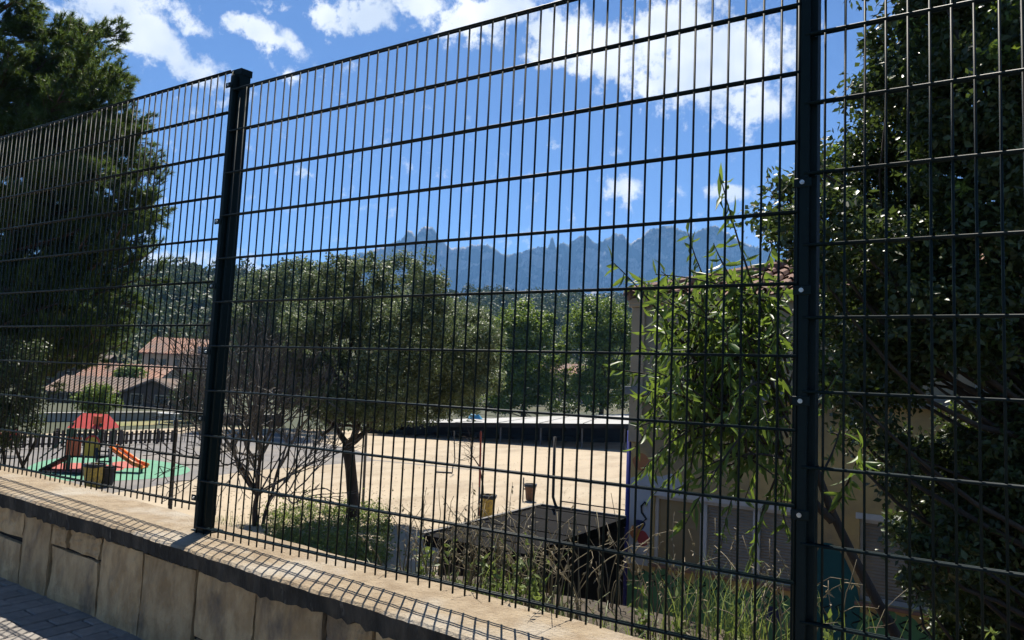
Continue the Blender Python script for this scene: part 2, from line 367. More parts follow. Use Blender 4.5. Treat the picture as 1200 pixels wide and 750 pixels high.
# ================================================================== SETTING
GZ = -3.81                                                     # level of the sunken courtyard
def gz(x, y, up=0.0): p = onz(x, y, GZ); p[2] += up; return p
struct(MB().sheet([(-3900, -700, GZ-.03), (900, -700, GZ-.03), (900, 4300, GZ-.03), (-3900, 4300, GZ-.03)]).build('ground', MT['ground'], origin=(0, 0, GZ-.03)))
yard = [gz(-260, 540), gz(-200, 512), gz(60, 508), gz(240, 500), gz(430, 505), gz(760, 505), gz(1000, 530), np.array([8, 30, GZ]), np.array([9, 2.4, GZ]), np.array([-30, 2.4, GZ])]
struct(MB().sheet([tuple(p) for p in yard]).build('courtyard', MT['sand'], origin=(0, 0, GZ)))
lane = [gz(-250, 600, .004), gz(-200, 516, .004), gz(60, 513, .004), gz(240, 507, .004), gz(330, 508, .004), gz(420, 528, .004), gz(440, 540, .004), gz(380, 545, .004), gz(300, 551, .004), gz(255, 557, .004), gz(150, 575, .004), gz(20, 595, .004)]
struct(MB().sheet([tuple(p) for p in lane]).build('path', MT['asphalt'], origin=(0, 0, GZ)))
dr = [(430, 538.5), (520, 547), (620, 557), (740, 572), (860, 590)]
mb = MB()
for a, b in zip(dr[:-1], dr[1:]):
    A = gz(*a, .006); B = gz(*b, .006); s = np.cross(unit(B-A), ZU)*.16; mb.sheet([A-s, B-s, B+s, A+s])
struct(mb.build('drain_strip', MT['asphalt'], origin=(0, 0, GZ)))
def oval(cx, cy, rx, ry, up, n=40, wob=.06):
    P = []
    for i in range(n):
        t = 2*math.pi*i/n; k = 1+wob*math.sin(3*t+1); P.append(tuple(gz(cx+rx*k*math.cos(t), cy+ry*k*math.sin(t), up)))
    return P
struct(MB().sheet(oval(122, 550, 96, 14.5, .010)).build('playground_surface', MT['rubber_green'], origin=(0, 0, GZ)))
o = struct(MB().sheet(oval(95, 549, 48, 6.0, .015)).build('red_safety_surface', MT['rubber_red'], origin=(0, 0, GZ)))
o = struct(MB().sheet(oval(150, 545, 24, 4.0, .015)).build('red_safety_surface', MT['rubber_red'], origin=(0, 0, GZ)))
gs = [gz(130, 500, .004), gz(225, 496, .004), gz(225, 492.5, .004), gz(130, 495, .004)]
struct(MB().sheet([tuple(p) for p in gs]).build('grass_strip', MT['grassground'], origin=(0, 0, GZ)))

# earth bank behind the street wall
CS = -0.034                                                    # the street falls to the right
def cz(X): return -0.028+CS*X                                  # top of the coping
mb = MB(); xs = np.linspace(-16, 9, 101); prof = []
for X in xs:
    s = min(1, max(0, (X-.3)/.5))
    ys = [.17, .24, .30+.55*s, .9+.4*s, 1.6+.6*s, 2.6+.6*s, 3.4+.4*s]
    zs = [cz(X)-.25, cz(X)-.10-.3*(1-s), cz(X)-.13-.55*(1-s), cz(X)-.55-.8*(1-s), -1.9-.5*(1-s), GZ+.25, GZ-.04]
    prof.append([(X, y, z+rng.normal(0, .025)*(k > 1)) for k, (y, z) in enumerate(zip(ys, zs))])
nv = len(prof[0])
mb.add([p for r in prof for p in r], [(i*nv+j, (i+1)*nv+j, (i+1)*nv+j+1, i*nv+j+1) for i in range(len(xs)-1) for j in range(nv-1)])
struct(mb.build('earth_bank', MT['soil'], origin=(0, 0, GZ)))

# pavement of small blocks
PVS = -0.03
def pz(X): return -0.453+PVS*(X+.5)
struct(MB().sheet([(-16, -.12, pz(-16)-.03), (9, -.12, pz(9)-.03), (9, -9, pz(9)-.03), (-16, -9, pz(-16)-.03)]).build('pavement', MT['joint'], origin=(0, 0, pz(0)-.03)))
pav = bpy.data.objects['pavement']
bmx = MB().box((0, 0, 0), (.094, .194, .06)).build('paver_block', MT['paver'], origin=(0, 0, 0), bevel=.005, seg=1)
pme = bmx.data; bpy.data.objects.remove(bmx)
near = []; far = []
for i in range(-60, 60):
    for j in range(17):
        X = i*.1+.05; Y = -.19-j*.2+(.1 if i % 2 else 0)
        if Y > -.05: continue
        (near if (-2.3 < X < .55 and Y > -1.15) else far).append((X, Y))
near.sort(key=lambda q: (q[0]+.9)**2+(q[1]+.4)**2)
far += near[300:]
for X, Y in near[:300]:
    o = link('paver', pme, pav, (X, Y, pz(X)-.032+rng.normal(0, .0016))); o.rotation_euler = (rng.normal(0, .006), math.atan(-PVS)+rng.normal(0, .006), rng.normal(0, .008))
mb = MB()
for X, Y in far: mb.box((X, Y, pz(X)-.032+rng.normal(0, .0015)), (.094, .194, .06))
tag(mb.build('pavers', MT['paver'], pav), kind='stuff')

# ================================================================== STREET WALL
wall = thing('retaining_wall', (0, -.05, -.6), 'low street wall of upright sandstone slabs under a stained concrete coping', 'wall')
mb = MB(); X0, X1 = -16, 9
mb.add([(X, y, z) for X in (X0, X1) for (y, z) in ((-.118, cz(X)-.085), (.16, cz(X)-.085), (.16, -3.9), (-.118, -3.9))], [(0, 1, 5, 4), (1, 2, 6, 5), (3, 0, 4, 7), (0, 3, 2, 1), (4, 5, 6, 7), (2, 3, 7, 6)])
mb.build('wall_core', MT['mortar'], wall)
# coping with a worn, uneven front arris
xs = np.concatenate([np.linspace(-16, -3, 60), np.linspace(-2.95, 4, 260), np.linspace(4.05, 9, 40)])
rows = []
ph = rng.uniform(0, 6, 5)
def wob(x, a): return a*(math.sin(x*3.1+ph[0])+.6*math.sin(x*8.7+ph[1])+.5*math.sin(x*19+ph[2]))
for X in xs:
    z = cz(X); ff = -.192+wob(X, .0045)+rng.normal(0, .0022); lo = .075+wob(X+7, .0035)+rng.normal(0, .005)
    rows.append([(X, .17, z-.09), (X, .205+wob(X+3, .006), z-.07), (X, .203+wob(X+3, .006), z-.004), (X, .10, z+rng.normal(0, .0008)), (X, 0, z+rng.normal(0, .0008)), (X, -.10, z+rng.normal(0, .0008)),
                 (X, ff+.012, z-.001), (X, ff, z-.010), (X, ff+.004+rng.normal(0, .002), z-.5*lo), (X, ff+.006, z-lo), (X, -.11, z-lo-.004)])
nv = len(rows[0]); cop = MB().add([p for r in rows for p in r], [(i*nv+j, (i+1)*nv+j, (i+1)*nv+j+1, i*nv+j+1) for i in range(len(xs)-1) for j in range(nv-1)])
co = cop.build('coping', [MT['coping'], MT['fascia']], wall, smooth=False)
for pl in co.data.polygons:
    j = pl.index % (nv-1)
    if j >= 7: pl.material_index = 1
# slabs: joints measured along the wall
J = [-2.62, -2.2, -1.86, -1.5, -1.19, -.915, -.485, -.15, .218, .585, .95, 1.18, 1.55, 1.95, 2.3, 2.75, 3.1, 3.6, 4.1, 4.6, 5.2]
splits = {3: [.40], 5: [(.30, -.757)], 8: [.72], 1: [.5], 10: [.45], 13: [(.4, 2.1)], 16: [.6]}
def slab(xa, xb, ta, tb, Xa=None):
    g = .0075; P = []
    for (x, t) in ((xa+g, tb), (xb-g, tb), (xb-g, ta), (xa+g, ta)):
        zt = cz(x)-.083; zb = pz(x)-.02; z = zt+(zb-zt)*t
        z += -g if t == ta else g
        P.append(np.array([x+rng.normal(0, .004), -.125+.003*rng.normal(), z+rng.normal(0, .004)]))
    P[0][1] = P[1][1] = P[2][1] = P[3][1] = -.10
    m = MB(); off = -.045+rng.normal(0, .0022); nx, nz = 7, 7
    grid = []
    for a in range(nz):
        for b in range(nx):
            s = b/(nx-1); t = a/(nz-1); q = (P[0]*(1-s)+P[1]*s)*(1-t)+(P[3]*(1-s)+P[2]*s)*t
            e = min(s, 1-s, t, 1-t); q = q+np.array([rng.normal(0, .0015)*(e > 0), off*(1 if e > 0 else .86)+rng.normal(0, .003), rng.normal(0, .001)]); grid.append(q)
    fc = [(a*nx+b, a*nx+b+1, (a+1)*nx+b+1, (a+1)*nx+b) for a in range(nz-1) for b in range(nx-1)]
    ring = [b for b in range(nx)]+[a*nx+nx-1 for a in range(1, nz)]+[(nz-1)*nx+b for b in range(nx-2, -1, -1)]+[a*nx for a in range(nz-2, 0, -1)]
    back = []
    for k in ring: back.append(np.array([grid[k][0], -.09, grid[k][2]]))
    n0 = len(grid); m.add(grid+back, fc+[(ring[k], ring[(k+1) % len(ring)], n0+(k+1) % len(ring), n0+k) for k in range(len(ring))])
    m.build('stone_slab', MT['stone'], wall, origin=(sum(p[0] for p in P)/4, -.1, sum(p[2] for p in P)/4))
for i in range(len(J)-1):
    xa, xb = J[i], J[i+1]
    if i not in splits: slab(xa, xb, 0, 1); continue
    s = splits[i][0]
    if isinstance(s, tuple):
        slab(xa, s[1], 0, s[0]); slab(s[1], xb, 0, s[0]); slab(xa, xb, s[0], 1)
    else: slab(xa, xb, 0, s); slab(xa, xb, s, 1)

# ================================================================== MESH FENCE
fence = thing('mesh_fence', (1.25, .02, -.07), 'tall dark green double wire mesh fence standing on the stone wall', 'fence')
vw = MB().tube([(0, 0, 0), (0, 0, 2.03)], .0035, 8).build('vw', MT['fence'], origin=(0, 0, 0), smooth=True); vme = vw.data; bpy.data.objects.remove(vw)
hw = MB().tube([(0, 0, 0), (2.5, 0, 0)], .0042, 8).build('hw', MT['fence'], origin=(0, 0, 0), smooth=True); hme = hw.data; bpy.data.objects.remove(hw)
PIT = 2.516; STEP = .094
for k in (-1, 0, 1):
    x0 = k*PIT; z0 = -STEP*k; tilt = rng.normal(0, .0006)
    for i in range(51):
        o = link('vertical_wire', vme, fence, (x0+i*.05+rng.normal(0, .0005), 0, z0-.03)); o.rotation_euler = (rng.normal(0, .0008), rng.normal(0, .0008), 0)
    for j in range(11):
        for s in (-1, 1):
            o = link('horizontal_wire', hme, fence, (x0, s*.0072, z0+.2*j)); o.rotation_euler = (0, tilt, 0)
CLZ = [1.93, 1.28, .98, .68, .38, .03]
for k in (-1, 0, 1, 2):
    xc = k*PIT; base = cz(xc)-.002; top = 2.008+(-STEP*(k-1)); yb = .016
    m = MB().span((xc-.030, yb, base), (xc+.030, yb+.055, top))
    post = m.build('post', MT['fence'], fence, origin=(xc, yb+.03, base), bevel=.004)
    MB().span((xc-.012, yb-.0245, base+.02), (xc+.012, yb-.0005, top-.03)).build('cover_strip', MT['fence'], post, bevel=.002, seg=1)
    m = MB().add([(xc-.034, yb-.004, top-.02), (xc+.034, yb-.004, top-.02), (xc+.034, yb+.059, top-.02), (xc-.034, yb+.059, top-.02),
                  (xc-.034, yb-.004, top+.006), (xc+.034, yb-.004, top+.006), (xc+.034, yb+.059, top+.012), (xc-.034, yb+.059, top+.012), (xc, yb+.028, top+.02)],
                 [(0, 1, 5, 4), (1, 2, 6, 5), (2, 3, 7, 6), (3, 0, 4, 7), (4, 5, 8), (5, 6, 8), (6, 7, 8), (7, 4, 8), (3, 2, 1, 0)])
    m.build('post_cap', MT['fence'], post)
    MB().span((xc-.055, yb-.006, base+.001), (xc+.055, yb+.085, base+.008)).build('base_plate', MT['fence'], post, bevel=.002, seg=1)
    for zc in CLZ:
        zz = zc-STEP*(k-1)
        sx = -.012 if k == 0 else .0
        MB().span((xc-.026+sx, yb-.0295, zz-.013), (xc+.020+sx, yb-.0255, zz+.013)).build('clamp', MT['fence'], post, bevel=.002, seg=1)
        m = MB().tube([(xc-.004+sx, yb-.034, zz), (xc-.004+sx, yb-.0296, zz)], .0062, 12); m.tube([(xc-.004+sx, yb-.037, zz), (xc-.004+sx, yb-.034, zz)], .0032, 6)
        m.build('bolt', MT['bolt'], post)

# ================================================================== SCHOOL BUILDING (right)
BY = 7.70                                                      # its street-side wall runs parallel to the fence
BX0, BX1, BYB, BT = -1.02, 9.5, 16.0, 2.0
sch = thing('school_building', (3.0, BY, GZ), 'ochre rendered school building with painted mural base and tiled hip roof', 'building')
wins = [(-.66, 1.30, -1.68, -.765), (1.93, 2.78, -1.70, -.74), (4.4, 6.2, -1.7, -.75)]
upw = [(3.12, 3.75, .86, 1.62), (5.4, 6.6, .86, 1.62)]
def holed(y, x0, x1, z0, z1, holes, depth=.14):
    m = MB(); xs = sorted({x0, x1, *[h[0] for h in holes], *[h[1] for h in holes]}); zs = sorted({z0, z1, *[h[2] for h in holes], *[h[3] for h in holes]})
    for a, b in zip(xs[:-1], xs[1:]):
        for c, d in zip(zs[:-1], zs[1:]):
            if any(h[0] <= a and b <= h[1] and h[2] <= c and d <= h[3] for h in holes): continue
            m.sheet([(a, y, c), (b, y, c), (b, y, d), (a, y, d)])
    for h in holes:
        a, b, c, d = h
        m.sheet([(a, y, c), (a, y+depth, c), (a, y+depth, d), (a, y, d)]); m.sheet([(b, y, c), (b, y, d), (b, y+depth, d), (b, y+depth, c)])
        m.sheet([(a, y, d), (a, y+depth, d), (b, y+depth, d), (b, y, d)]); m.sheet([(a, y, c), (b, y, c), (b, y+depth, c), (a, y+depth, c)])
    return m
m = holed(BY, BX0, BX1, GZ, .62, wins)
m.sheet([(BX0, BY, GZ), (BX0, BYB, GZ), (BX0, BYB, .62), (BX0, BY, .62)]); m.sheet([(BX1, BY, GZ), (BX1, BYB, GZ), (BX1, BYB, .62), (BX1, BY, .62)]); m.sheet([(BX0, BYB, GZ), (BX1, BYB, GZ), (BX1, BYB, .62), (BX0, BYB, .62)])
m.build('wall', MT['ochre'], sch)
m = holed(BY, BX0, BX1, .74, BT, upw)
m.sheet([(BX0, BY, .74), (BX0, BYB, .74), (BX0, BYB, BT), (BX0, BY, BT)]); m.sheet([(BX1, BY, .74), (BX1, BYB, .74), (BX1, BYB, BT), (BX1, BY, BT)]); m.sheet([(BX0, BYB, .74), (BX1, BYB, .74), (BX1, BYB, BT), (BX0, BYB, BT)])
tag(m.build('wall', MT['greyrender'], sch), 'pale grey rendered upper wall')
MB().span((BX0-.08, BY-.13, .62), (BX1+.08, BYB+.1, .74)).build('ledge', MT['ledge'], sch, bevel=.01, seg=1)
MB().span((BX0-.04, BY-.035, -.05), (BX0+.16, BY-.002, .618)).build('corner_pilaster', MT['beige'], sch, bevel=.006, seg=1)
MB().span((BX0-.04, BY-.035, .742), (BX0+.16, BY-.002, BT-.12)).build('corner_pilaster', MT['beige'], sch, bevel=.006, seg=1)
MB().span((BX0-.08, BY-.07, BT-.118), (BX0+.22, BY-.003, BT-.005)).build('pilaster_cap', MT['beige'], sch, bevel=.008, seg=1)
MB().tube([(BX0-.042, BY+.03, GZ), (BX0-.042, BY+.03, .1)], .035, 10).build('drainpipe', MT['bluepipe'], sch, smooth=True)
def slatted(x0, x1, z0, z1, y, parent, mm, pitch=.038):
    m = MB(); z = z0
    while z < z1-.005:
        m.add([(x0, y, z), (x1, y, z), (x1, y-.010, z+pitch*.45), (x0, y-.010, z+pitch*.45), (x1, y-.001, z+pitch*.93), (x0, y-.001, z+pitch*.93), (x1, y+.002, z+pitch), (x0, y+.002, z+pitch)], [(0, 1, 2, 3), (3, 2, 4, 5), (5, 4, 6, 7)]); z += pitch
    return m.build('shutter', mm, parent)
for wi, (a, b, c, d) in enumerate(wins+upw):
    fr = MB(); t = .045; y0 = BY+.06; y1 = BY+.12
    fr.span((a, y0, d-t), (b, y1, d)); fr.span((a, y0, c), (b, y1, c+t)); fr.span((a, y0+.001, c+t), (a+t, y1, d-t)); fr.span((b-t, y0+.001, c+t), (b, y1, d-t))
    w = fr.build('window', MT['whiteframe'], sch)
    if wi == 0: mull = [(-.02, .07), (.67, .76)]
    elif wi == 1: mull = [(2.56, 2.66)]
    else: k = int((b-a)/.7)+1; mull = [(a+(b-a)*i/k-.04, a+(b-a)*i/k+.04) for i in range(1, k)]
    edges = [a+t]
    for (p, q) in mull:
        MB().span((p, y0-.012, c+t), (q, y1, d-t)).build('mullion', MT['whiteframe'], w, bevel=.004, seg=1); edges += [p, q]
    edges.append(b-t)
    for k in range(0, len(edges), 2):
        p, q = edges[k], edges[k+1]
        if wi < 3:
            if wi == 0 and k == 0: MB().sheet([(p, BY+.10, c+t), (q, BY+.10, c+t), (q, BY+.10, d-t), (p, BY+.10, d-t)]).build('blind', MT['curtain'], w)
            else: slatted(p, q, c+t, d-t, BY+.10, w, MT['shutter'])
        else: MB().sheet([(p, BY+.10, c+t), (q, BY+.10, c+t), (q, BY+.10, d-t), (p, BY+.10, d-t)]).build('pane', MT['glass'], w)
    MB().span((a-.05, BY-.05, c-.045), (b+.05, BY+.058, c-.002)).build('sill', MT['sillstone'] if wi < 3 else MT['ledge'], w, bevel=.005, seg=1)
    if wi < 3: MB().span((a-.04, BY-.012, d+.002), (b+.04, BY-.002, d+.075)).build('lintel', MT['whiteframe'], w)
# mural: flat paint on the wall, 3 mm proud
def flat(name, poly, y, mm): return MB().prism([(x, y, z) for x, z in poly], (0, .002, 0)).build(name, mm, sch)
def blob(cx, cz_, rx, rz, n=22, w=.1, ph=0): return [(cx+rx*(1+w*math.sin(4*t+ph))*math.cos(t), cz_+rz*(1+w*math.sin(3*t+ph))*math.sin(t)) for t in [2*math.pi*i/n for i in range(n)]]
top = [];
for i in range(0, 121):
    x = BX0+.005+i*(8.0/120); top.append((x, -1.80+.07*math.sin(x*9)+.05*math.sin(x*23+1)))
flat('mural_grass_band', [(BX0+.005, GZ+.02), (BX0+8.005, GZ+.02)]+top[::-1], BY-.004, MT['m_green'])
m = MB()
for i in range(0, 34):
    x = BX0+.2+i*.17; pts = [(x+.10*math.sin(k*1.1+i)*.6, BY-.006, -1.78-.028*k+.02*math.sin(i*3)) for k in range(9)]; m.tube(pts, [.004+.008*math.sin(k*.39) for k in range(9)], 4)
m.build('mural_outline', MT['m_dark'], sch)
flat('mural_cloud', [(BX0+.005, -1.74), (-.71, -1.74), (-.71, -.69), (-.2, -.675), (-.25, -.54), (-.42, -.44), (-.58, -.50), (-.75, -.46), (BX0+.005, -.56)], BY-.003, MT['m_sky'])
flat('mural_flower', blob(-.93, -1.30, .075, .09, ph=1), BY-.0095, MT['m_orange']); flat('mural_flower', blob(-.80, -1.38, .085, .11, ph=2), BY-.012, MT['m_red'])
flat('mural_flower', blob(-.86, -1.19, .085, .07), BY-.007, MT['m_blue'])
MB().tube([(-.80, BY-.015, -1.17), (-.86, BY-.015, -1.28), (-.91, BY-.015, -1.44)], .012, 5).build('mural_stem', MT['yellow'], sch)
MB().tube([(-.84, BY-.013, -1.17), (-.76, BY-.013, -1.10), (-.83, BY-.013, -1.02), (-.84, BY-.013, -.93), (-.79, BY-.013, -.87), (-.76, BY-.013, -.91)], .016, 5).build('mural_stem', MT['m_dark'], sch)
flat('mural_swirl', blob(-.86, -.33, .13, .12, ph=3), BY-.003, MT['m_orange'])
flat('mural_sea', blob(1.62, -1.75, .30, .65, 24, .08, 2), BY-.0072, MT['m_teal']); flat('mural_sea', blob(.95, -2.05, .12, .10), BY-.0072, MT['m_blue'])
# hip roof with barrel tiles
ev = .10; rx0, rx1, ry0, ry1 = BX0-ev, BX1+ev, BY-ev, BYB+ev; hz = BT+.02; run = (ry1-ry0)/2; pit = .34; rz = hz+run*pit
A, B, C_, D_ = (rx0, ry0, hz), (rx1, ry0, hz), (rx1, ry1, hz), (rx0, ry1, hz); E1, E2 = (rx0+run, ry0+run, rz), (rx1-run, ry0+run, rz)
m = MB().add([A, B, C_, D_, E1, E2], [(0, 1, 5, 4), (1, 2, 5), (2, 3, 4, 5), (3, 0, 4)]); roof = m.build('roof', MT['tile'], sch)
MB().span((rx0+.02, ry0+.02, BT-.07), (rx1-.02, ry1-.02, BT+.012)).build('eave_board', MT['beige'], roof, bevel=.01, seg=1)
m = MB()
def course(p0, p1, w0, w1, rr=.085):
    p0 = np.array(p0); p1 = np.array(p1); L = np.linalg.norm(p1-p0); n = max(1, int(L/.36)); s = unit(p1-p0); side = unit(np.cross(s, ZU)); nn = np.cross(side, s)
    if nn[2] < 0: nn = -nn
    for k in range(n):
        a = p0+s*(L*k/n-.02); b = p0+s*(L*(k+1)/n+.03); V = []
        for q, (c, r, lift) in enumerate(((a, rr, .035), (b, rr*.8, .012))):
            jit = rng.normal(0, .006)
            for j in range(5): t = math.pi*j/4; V.append(c+side*(r*math.cos(t)+jit)+nn*(r*math.sin(t)*.9+lift))
        m.add(V, [(j, j+1, 6+j, 5+j) for j in range(4)])
x = rx0+.1
while x < rx1-.1:
    top_ = min(run, x-rx0, rx1-x); course((x, ry0-.03, hz-.01), (x, ry0+top_, hz+top_*pit), 0, 0); x += .2
y = ry0+.1
while y < ry1-.1:
    top_ = min(run, y-ry0, ry1-y); course((rx0-.03, y, hz-.01), (rx0+top_, y, hz+top_*pit), 0, 0); y += .2
tag(m.build('roof_tiles', MT['tile'], roof), kind='stuff')
m = MB()
MB_ = m
for a, b in ((A, E1), (E1, E2)):
    m.tube([np.array(a)+[0, 0, .05], np.array(b)+[0, 0, .05]], .10, 8)
m.build('ridge_tiles', MT['tile'], roof)

# ================================================================== DARK SHED beside the school corner
SX0, SX1, SY0, SY1, SZ = -2.42, -1.05, 4.8, 7.66, -1.12
shed = thing('shed', (-1.86, 6, GZ), 'low black shed with flat felt roof beside the blue pipe corner', 'shed')
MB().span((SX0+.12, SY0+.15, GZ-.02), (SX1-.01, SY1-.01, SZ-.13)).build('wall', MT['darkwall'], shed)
m = MB().add([(SX0, SY0, SZ-.12), (SX1, SY0, SZ-.12), (SX1, SY1, SZ-.12), (SX0, SY1, SZ-.12), (SX0, SY0, SZ), (SX1, SY0, SZ), (SX1, SY1, SZ), (SX0, SY1, SZ)], [(0, 1, 2, 3), (4, 7, 6, 5), (0, 4, 5, 1), (1, 5, 6, 2), (2, 6, 7, 3), (3, 7, 4, 0)])
rf = m.build('roof', MT['felt'], shed)
for k in range(5): MB().span((SX0+.03, SY0+.4+k*.75, SZ+.001), (SX1-.03, SY0+.46+k*.75, SZ+.010)).build('felt_lap', MT['felt'], rf)
MB().span((SX0-.02, SY0-.02, SZ+.001), (SX0+.03, SY1+.02, SZ+.03)).build('roof_trim', MT['felttrim'], rf)
MB().span((SX0+.032, SY1-.03, SZ+.001), (SX1, SY1+.02, SZ+.03)).build('roof_trim', MT['felttrim'], rf)
vp = [(SX0+.30, SY1-.05, SZ), (SX0+.26, SY1-.05, SZ+.06), (SX0+.22, SY1-.05, SZ+.16), (SX0+.21, SY1-.05, SZ+1.05)]
MB().tube(vp, .022, 8).build('vent_pipe', MT['black'], shed, smooth=True)

# ================================================================== PAVILION at the far side of the courtyard
pv = at(620, 500, 60); PH = 1.95
q = [at(425, 494.6, 57.0), at(752, 497.2, 52.2), at(757, 484.6, 74.0), at(478, 492.6, 60.5)]
a0, a1 = q[0], q[1]
pav2 = thing('open_pavilion', (a0+a1)/2*[1, 1, 0]+[0, 0, GZ], 'long low dark pavilion with sloping white roof across the courtyard', 'pavilion')
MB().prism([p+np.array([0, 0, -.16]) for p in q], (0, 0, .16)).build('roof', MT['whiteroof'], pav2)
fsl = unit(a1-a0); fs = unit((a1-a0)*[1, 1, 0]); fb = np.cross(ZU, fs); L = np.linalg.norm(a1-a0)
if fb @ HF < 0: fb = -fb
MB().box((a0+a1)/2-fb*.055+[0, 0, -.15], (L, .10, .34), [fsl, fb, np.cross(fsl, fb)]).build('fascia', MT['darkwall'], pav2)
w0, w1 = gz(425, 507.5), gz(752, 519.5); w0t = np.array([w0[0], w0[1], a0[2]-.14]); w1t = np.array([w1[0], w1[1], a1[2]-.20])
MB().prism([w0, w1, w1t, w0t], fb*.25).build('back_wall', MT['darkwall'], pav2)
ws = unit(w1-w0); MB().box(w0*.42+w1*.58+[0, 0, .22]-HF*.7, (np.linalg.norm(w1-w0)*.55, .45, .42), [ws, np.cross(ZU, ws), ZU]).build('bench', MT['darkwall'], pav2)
for k in range(3, 7):
    t = (k+.6)/7; tp = a0+(a1-a0)*t+fb*.35; MB().tube([np.array([tp[0], tp[1], GZ]), tp+[0, 0, -.165]], .06, 8).build('column', MT['steel'], pav2)
for k in range(5):
    t = (k+1.3)/6.6; A_ = a0+(a1-a0)*t; B_ = q[3]+(q[2]-q[3])*t; MB().tube([A_+(B_-A_)*.02+[0, 0, .01], A_+(B_-A_)*.98+[0, 0, .01]], .035, 5).build('roof_seam', MT['felttrim'], pav2)
p = at(556, 490.8, 57.5)
tag(MB().add([p+HR*x*1.1+HF*y*.9+ZU*z for x, y, z in ((-.5, -.5, 0), (.5, -.4, 0), (.6, .5, 0), (-.4, .6, 0), (-.3, -.2, .35), (.3, -.2, .42), (.35, .3, .3), (-.3, .35, .4))], [(0, 1, 5, 4), (1, 2, 6, 5), (2, 3, 7, 6), (3, 0, 4, 7), (4, 5, 6, 7)]).build('blue_sheet', MT['bluebag'], bevel=.08), 'small crumpled blue sheet on the white pavilion roof', 'sheet')

# ================================================================== FAR HOUSES
def house(px, py, d, w, dep, hw, roofh, label, wallm, roofm, gable_front=False, name='house', windows=(), base=None, skew=0.0):
    g = at(px, py, d); c = np.array([g[0], g[1], GZ])
    r = unit(HR*math.cos(skew)+HF*math.sin(skew)); f = unit(-HR*math.sin(skew)+HF*math.cos(skew))
    h = thing(name, c, label, 'house')
    L = lambda x, y, z: c+r*x+f*y+ZU*z
    m = MB(); m.box(L(0, dep/2, hw/2), (w, dep, hw), [r, f, ZU])
    if gable_front: m.prism([L(-w/2, .01, hw), L(w/2, .01, hw), L(0, .01, hw+roofh)], f*(dep-.02))
    else: m.prism([L(-w/2+.01, 0, hw), L(-w/2+.01, dep, hw), L(-w/2+.01, dep/2, hw+roofh)], r*(w-.02))
    m.build('wall', wallm, h)
    t = .18; e = .5; m = MB()
    if gable_front:
        k = roofh/(w/2)
        for s in (-1, 1): m.prism([L(s*(w/2+e), -e, hw-e*k+.02), L(0, -e, hw+roofh+.02), L(0, -e, hw+roofh+t+.02), L(s*(w/2+e), -e, hw-e*k+t+.02)], f*(dep+2*e))
    else:
        k = roofh/(dep/2)
        for s in (0, 1):
            y0 = -e if s == 0 else dep+e
            m.prism([L(-w/2-e, y0, hw-e*k+.02), L(-w/2-e, dep/2, hw+roofh+.02), L(-w/2-e, dep/2, hw+roofh+t+.02), L(-w/2-e, y0, hw-e*k+t+.02)], r*(w+2*e))
    ro = m.build('roof', roofm, h)
    m = MB(); n = int((w if not gable_front else dep)/.45)
    for i in range(n):
        if gable_front:
            for s in (-1, 1): m.tube([L(s*(w/2+e), -e+.3+i*.45, hw-e*k+t+.03), L(0, -e+.3+i*.45, hw+roofh+t+.03)], .12, 5)
        else: m.tube([L(-w/2-e+.3+i*.45, -e, hw-e*k+t+.03), L(-w/2-e+.3+i*.45, dep/2, hw+roofh+t+.03)], .12, 5)
    tag(m.build('roof_tiles', roofm, ro), kind='stuff')
    for (x, z, ww, hh) in windows:
        fr = MB(); fr.box(L(x, -.03, z), (ww+.24, .10, hh+.24), [r, f, ZU]); wo = fr.build('window', MT['beige'], h)
        MB().box(L(x, -.09, z), (ww, .05, hh), [r, f, ZU]).build('pane', MT['glass'], wo)
    if base: MB().box(L(0, -.06, base[0]), (w+.02, .11, base[1]), [r, f, ZU]).build('brick_band', MT['brickred'], h)
    return h, L
h, L = house(197, 440, 112, 8.6, 9, 6.9, 2.4, 'cream house with red tiled roof and three dark arched windows', MT['cream'], MT['tilefar'],
             windows=[(-2.6, 5.2, .9, 1.5), (-.9, 5.2, .9, 1.5), (1.2, 5.2, .9, 1.5)], base=(3.2, 1.4))
MB().box(L(5.4, 3.0, 4.1), (2.6, 5, 8.2), [HR, HF, ZU]).build('side_wing', MT['palewall'], h)
house(137, 450, 96, 10.5, 9, 2.9, 1.75, 'low house with pale sunlit tiled roof below the hillside', MT['cream'], MT['tilefar'], windows=[(-3, 1.4, .9, 1.1), (0, 1.4, .9, 1.1)])
house(102, 460, 84, 9.5, 8, 1.3, 1.6, 'long low building with old grey tiled roof behind the playground', MT['brownwall'], MT['tilegrey'], windows=[(-2, .8, .8, .7)])
house(180, 460, 80, 7.0, 9, 1.5, 1.55, 'small gabled brown house end with overhanging tiled roof', MT['brownwall'], MT['tilegrey'], gable_front=True, windows=[(-1.8, .9, 1.2, 1.1), (1.0, .9, 1.4, 1.0)])
house(70, 440, 120, 12, 9, 4.2, 2.0, 'grey house in the shade of the pine boughs', MT['brownwall'], MT['tilegrey'], windows=[(-2, 2.6, 1, 1.2), (1.5, 2.6, 1, 1.2)])
house(662, 455, 150, 9, 8, 7.0, 2.2, 'pink house glimpsed between the two round green trees', MT['pink'], MT['tilefar'], windows=[(-1.2, 5.0, .9, 1.5), (1.6, 5.0, .9, 1.5)])
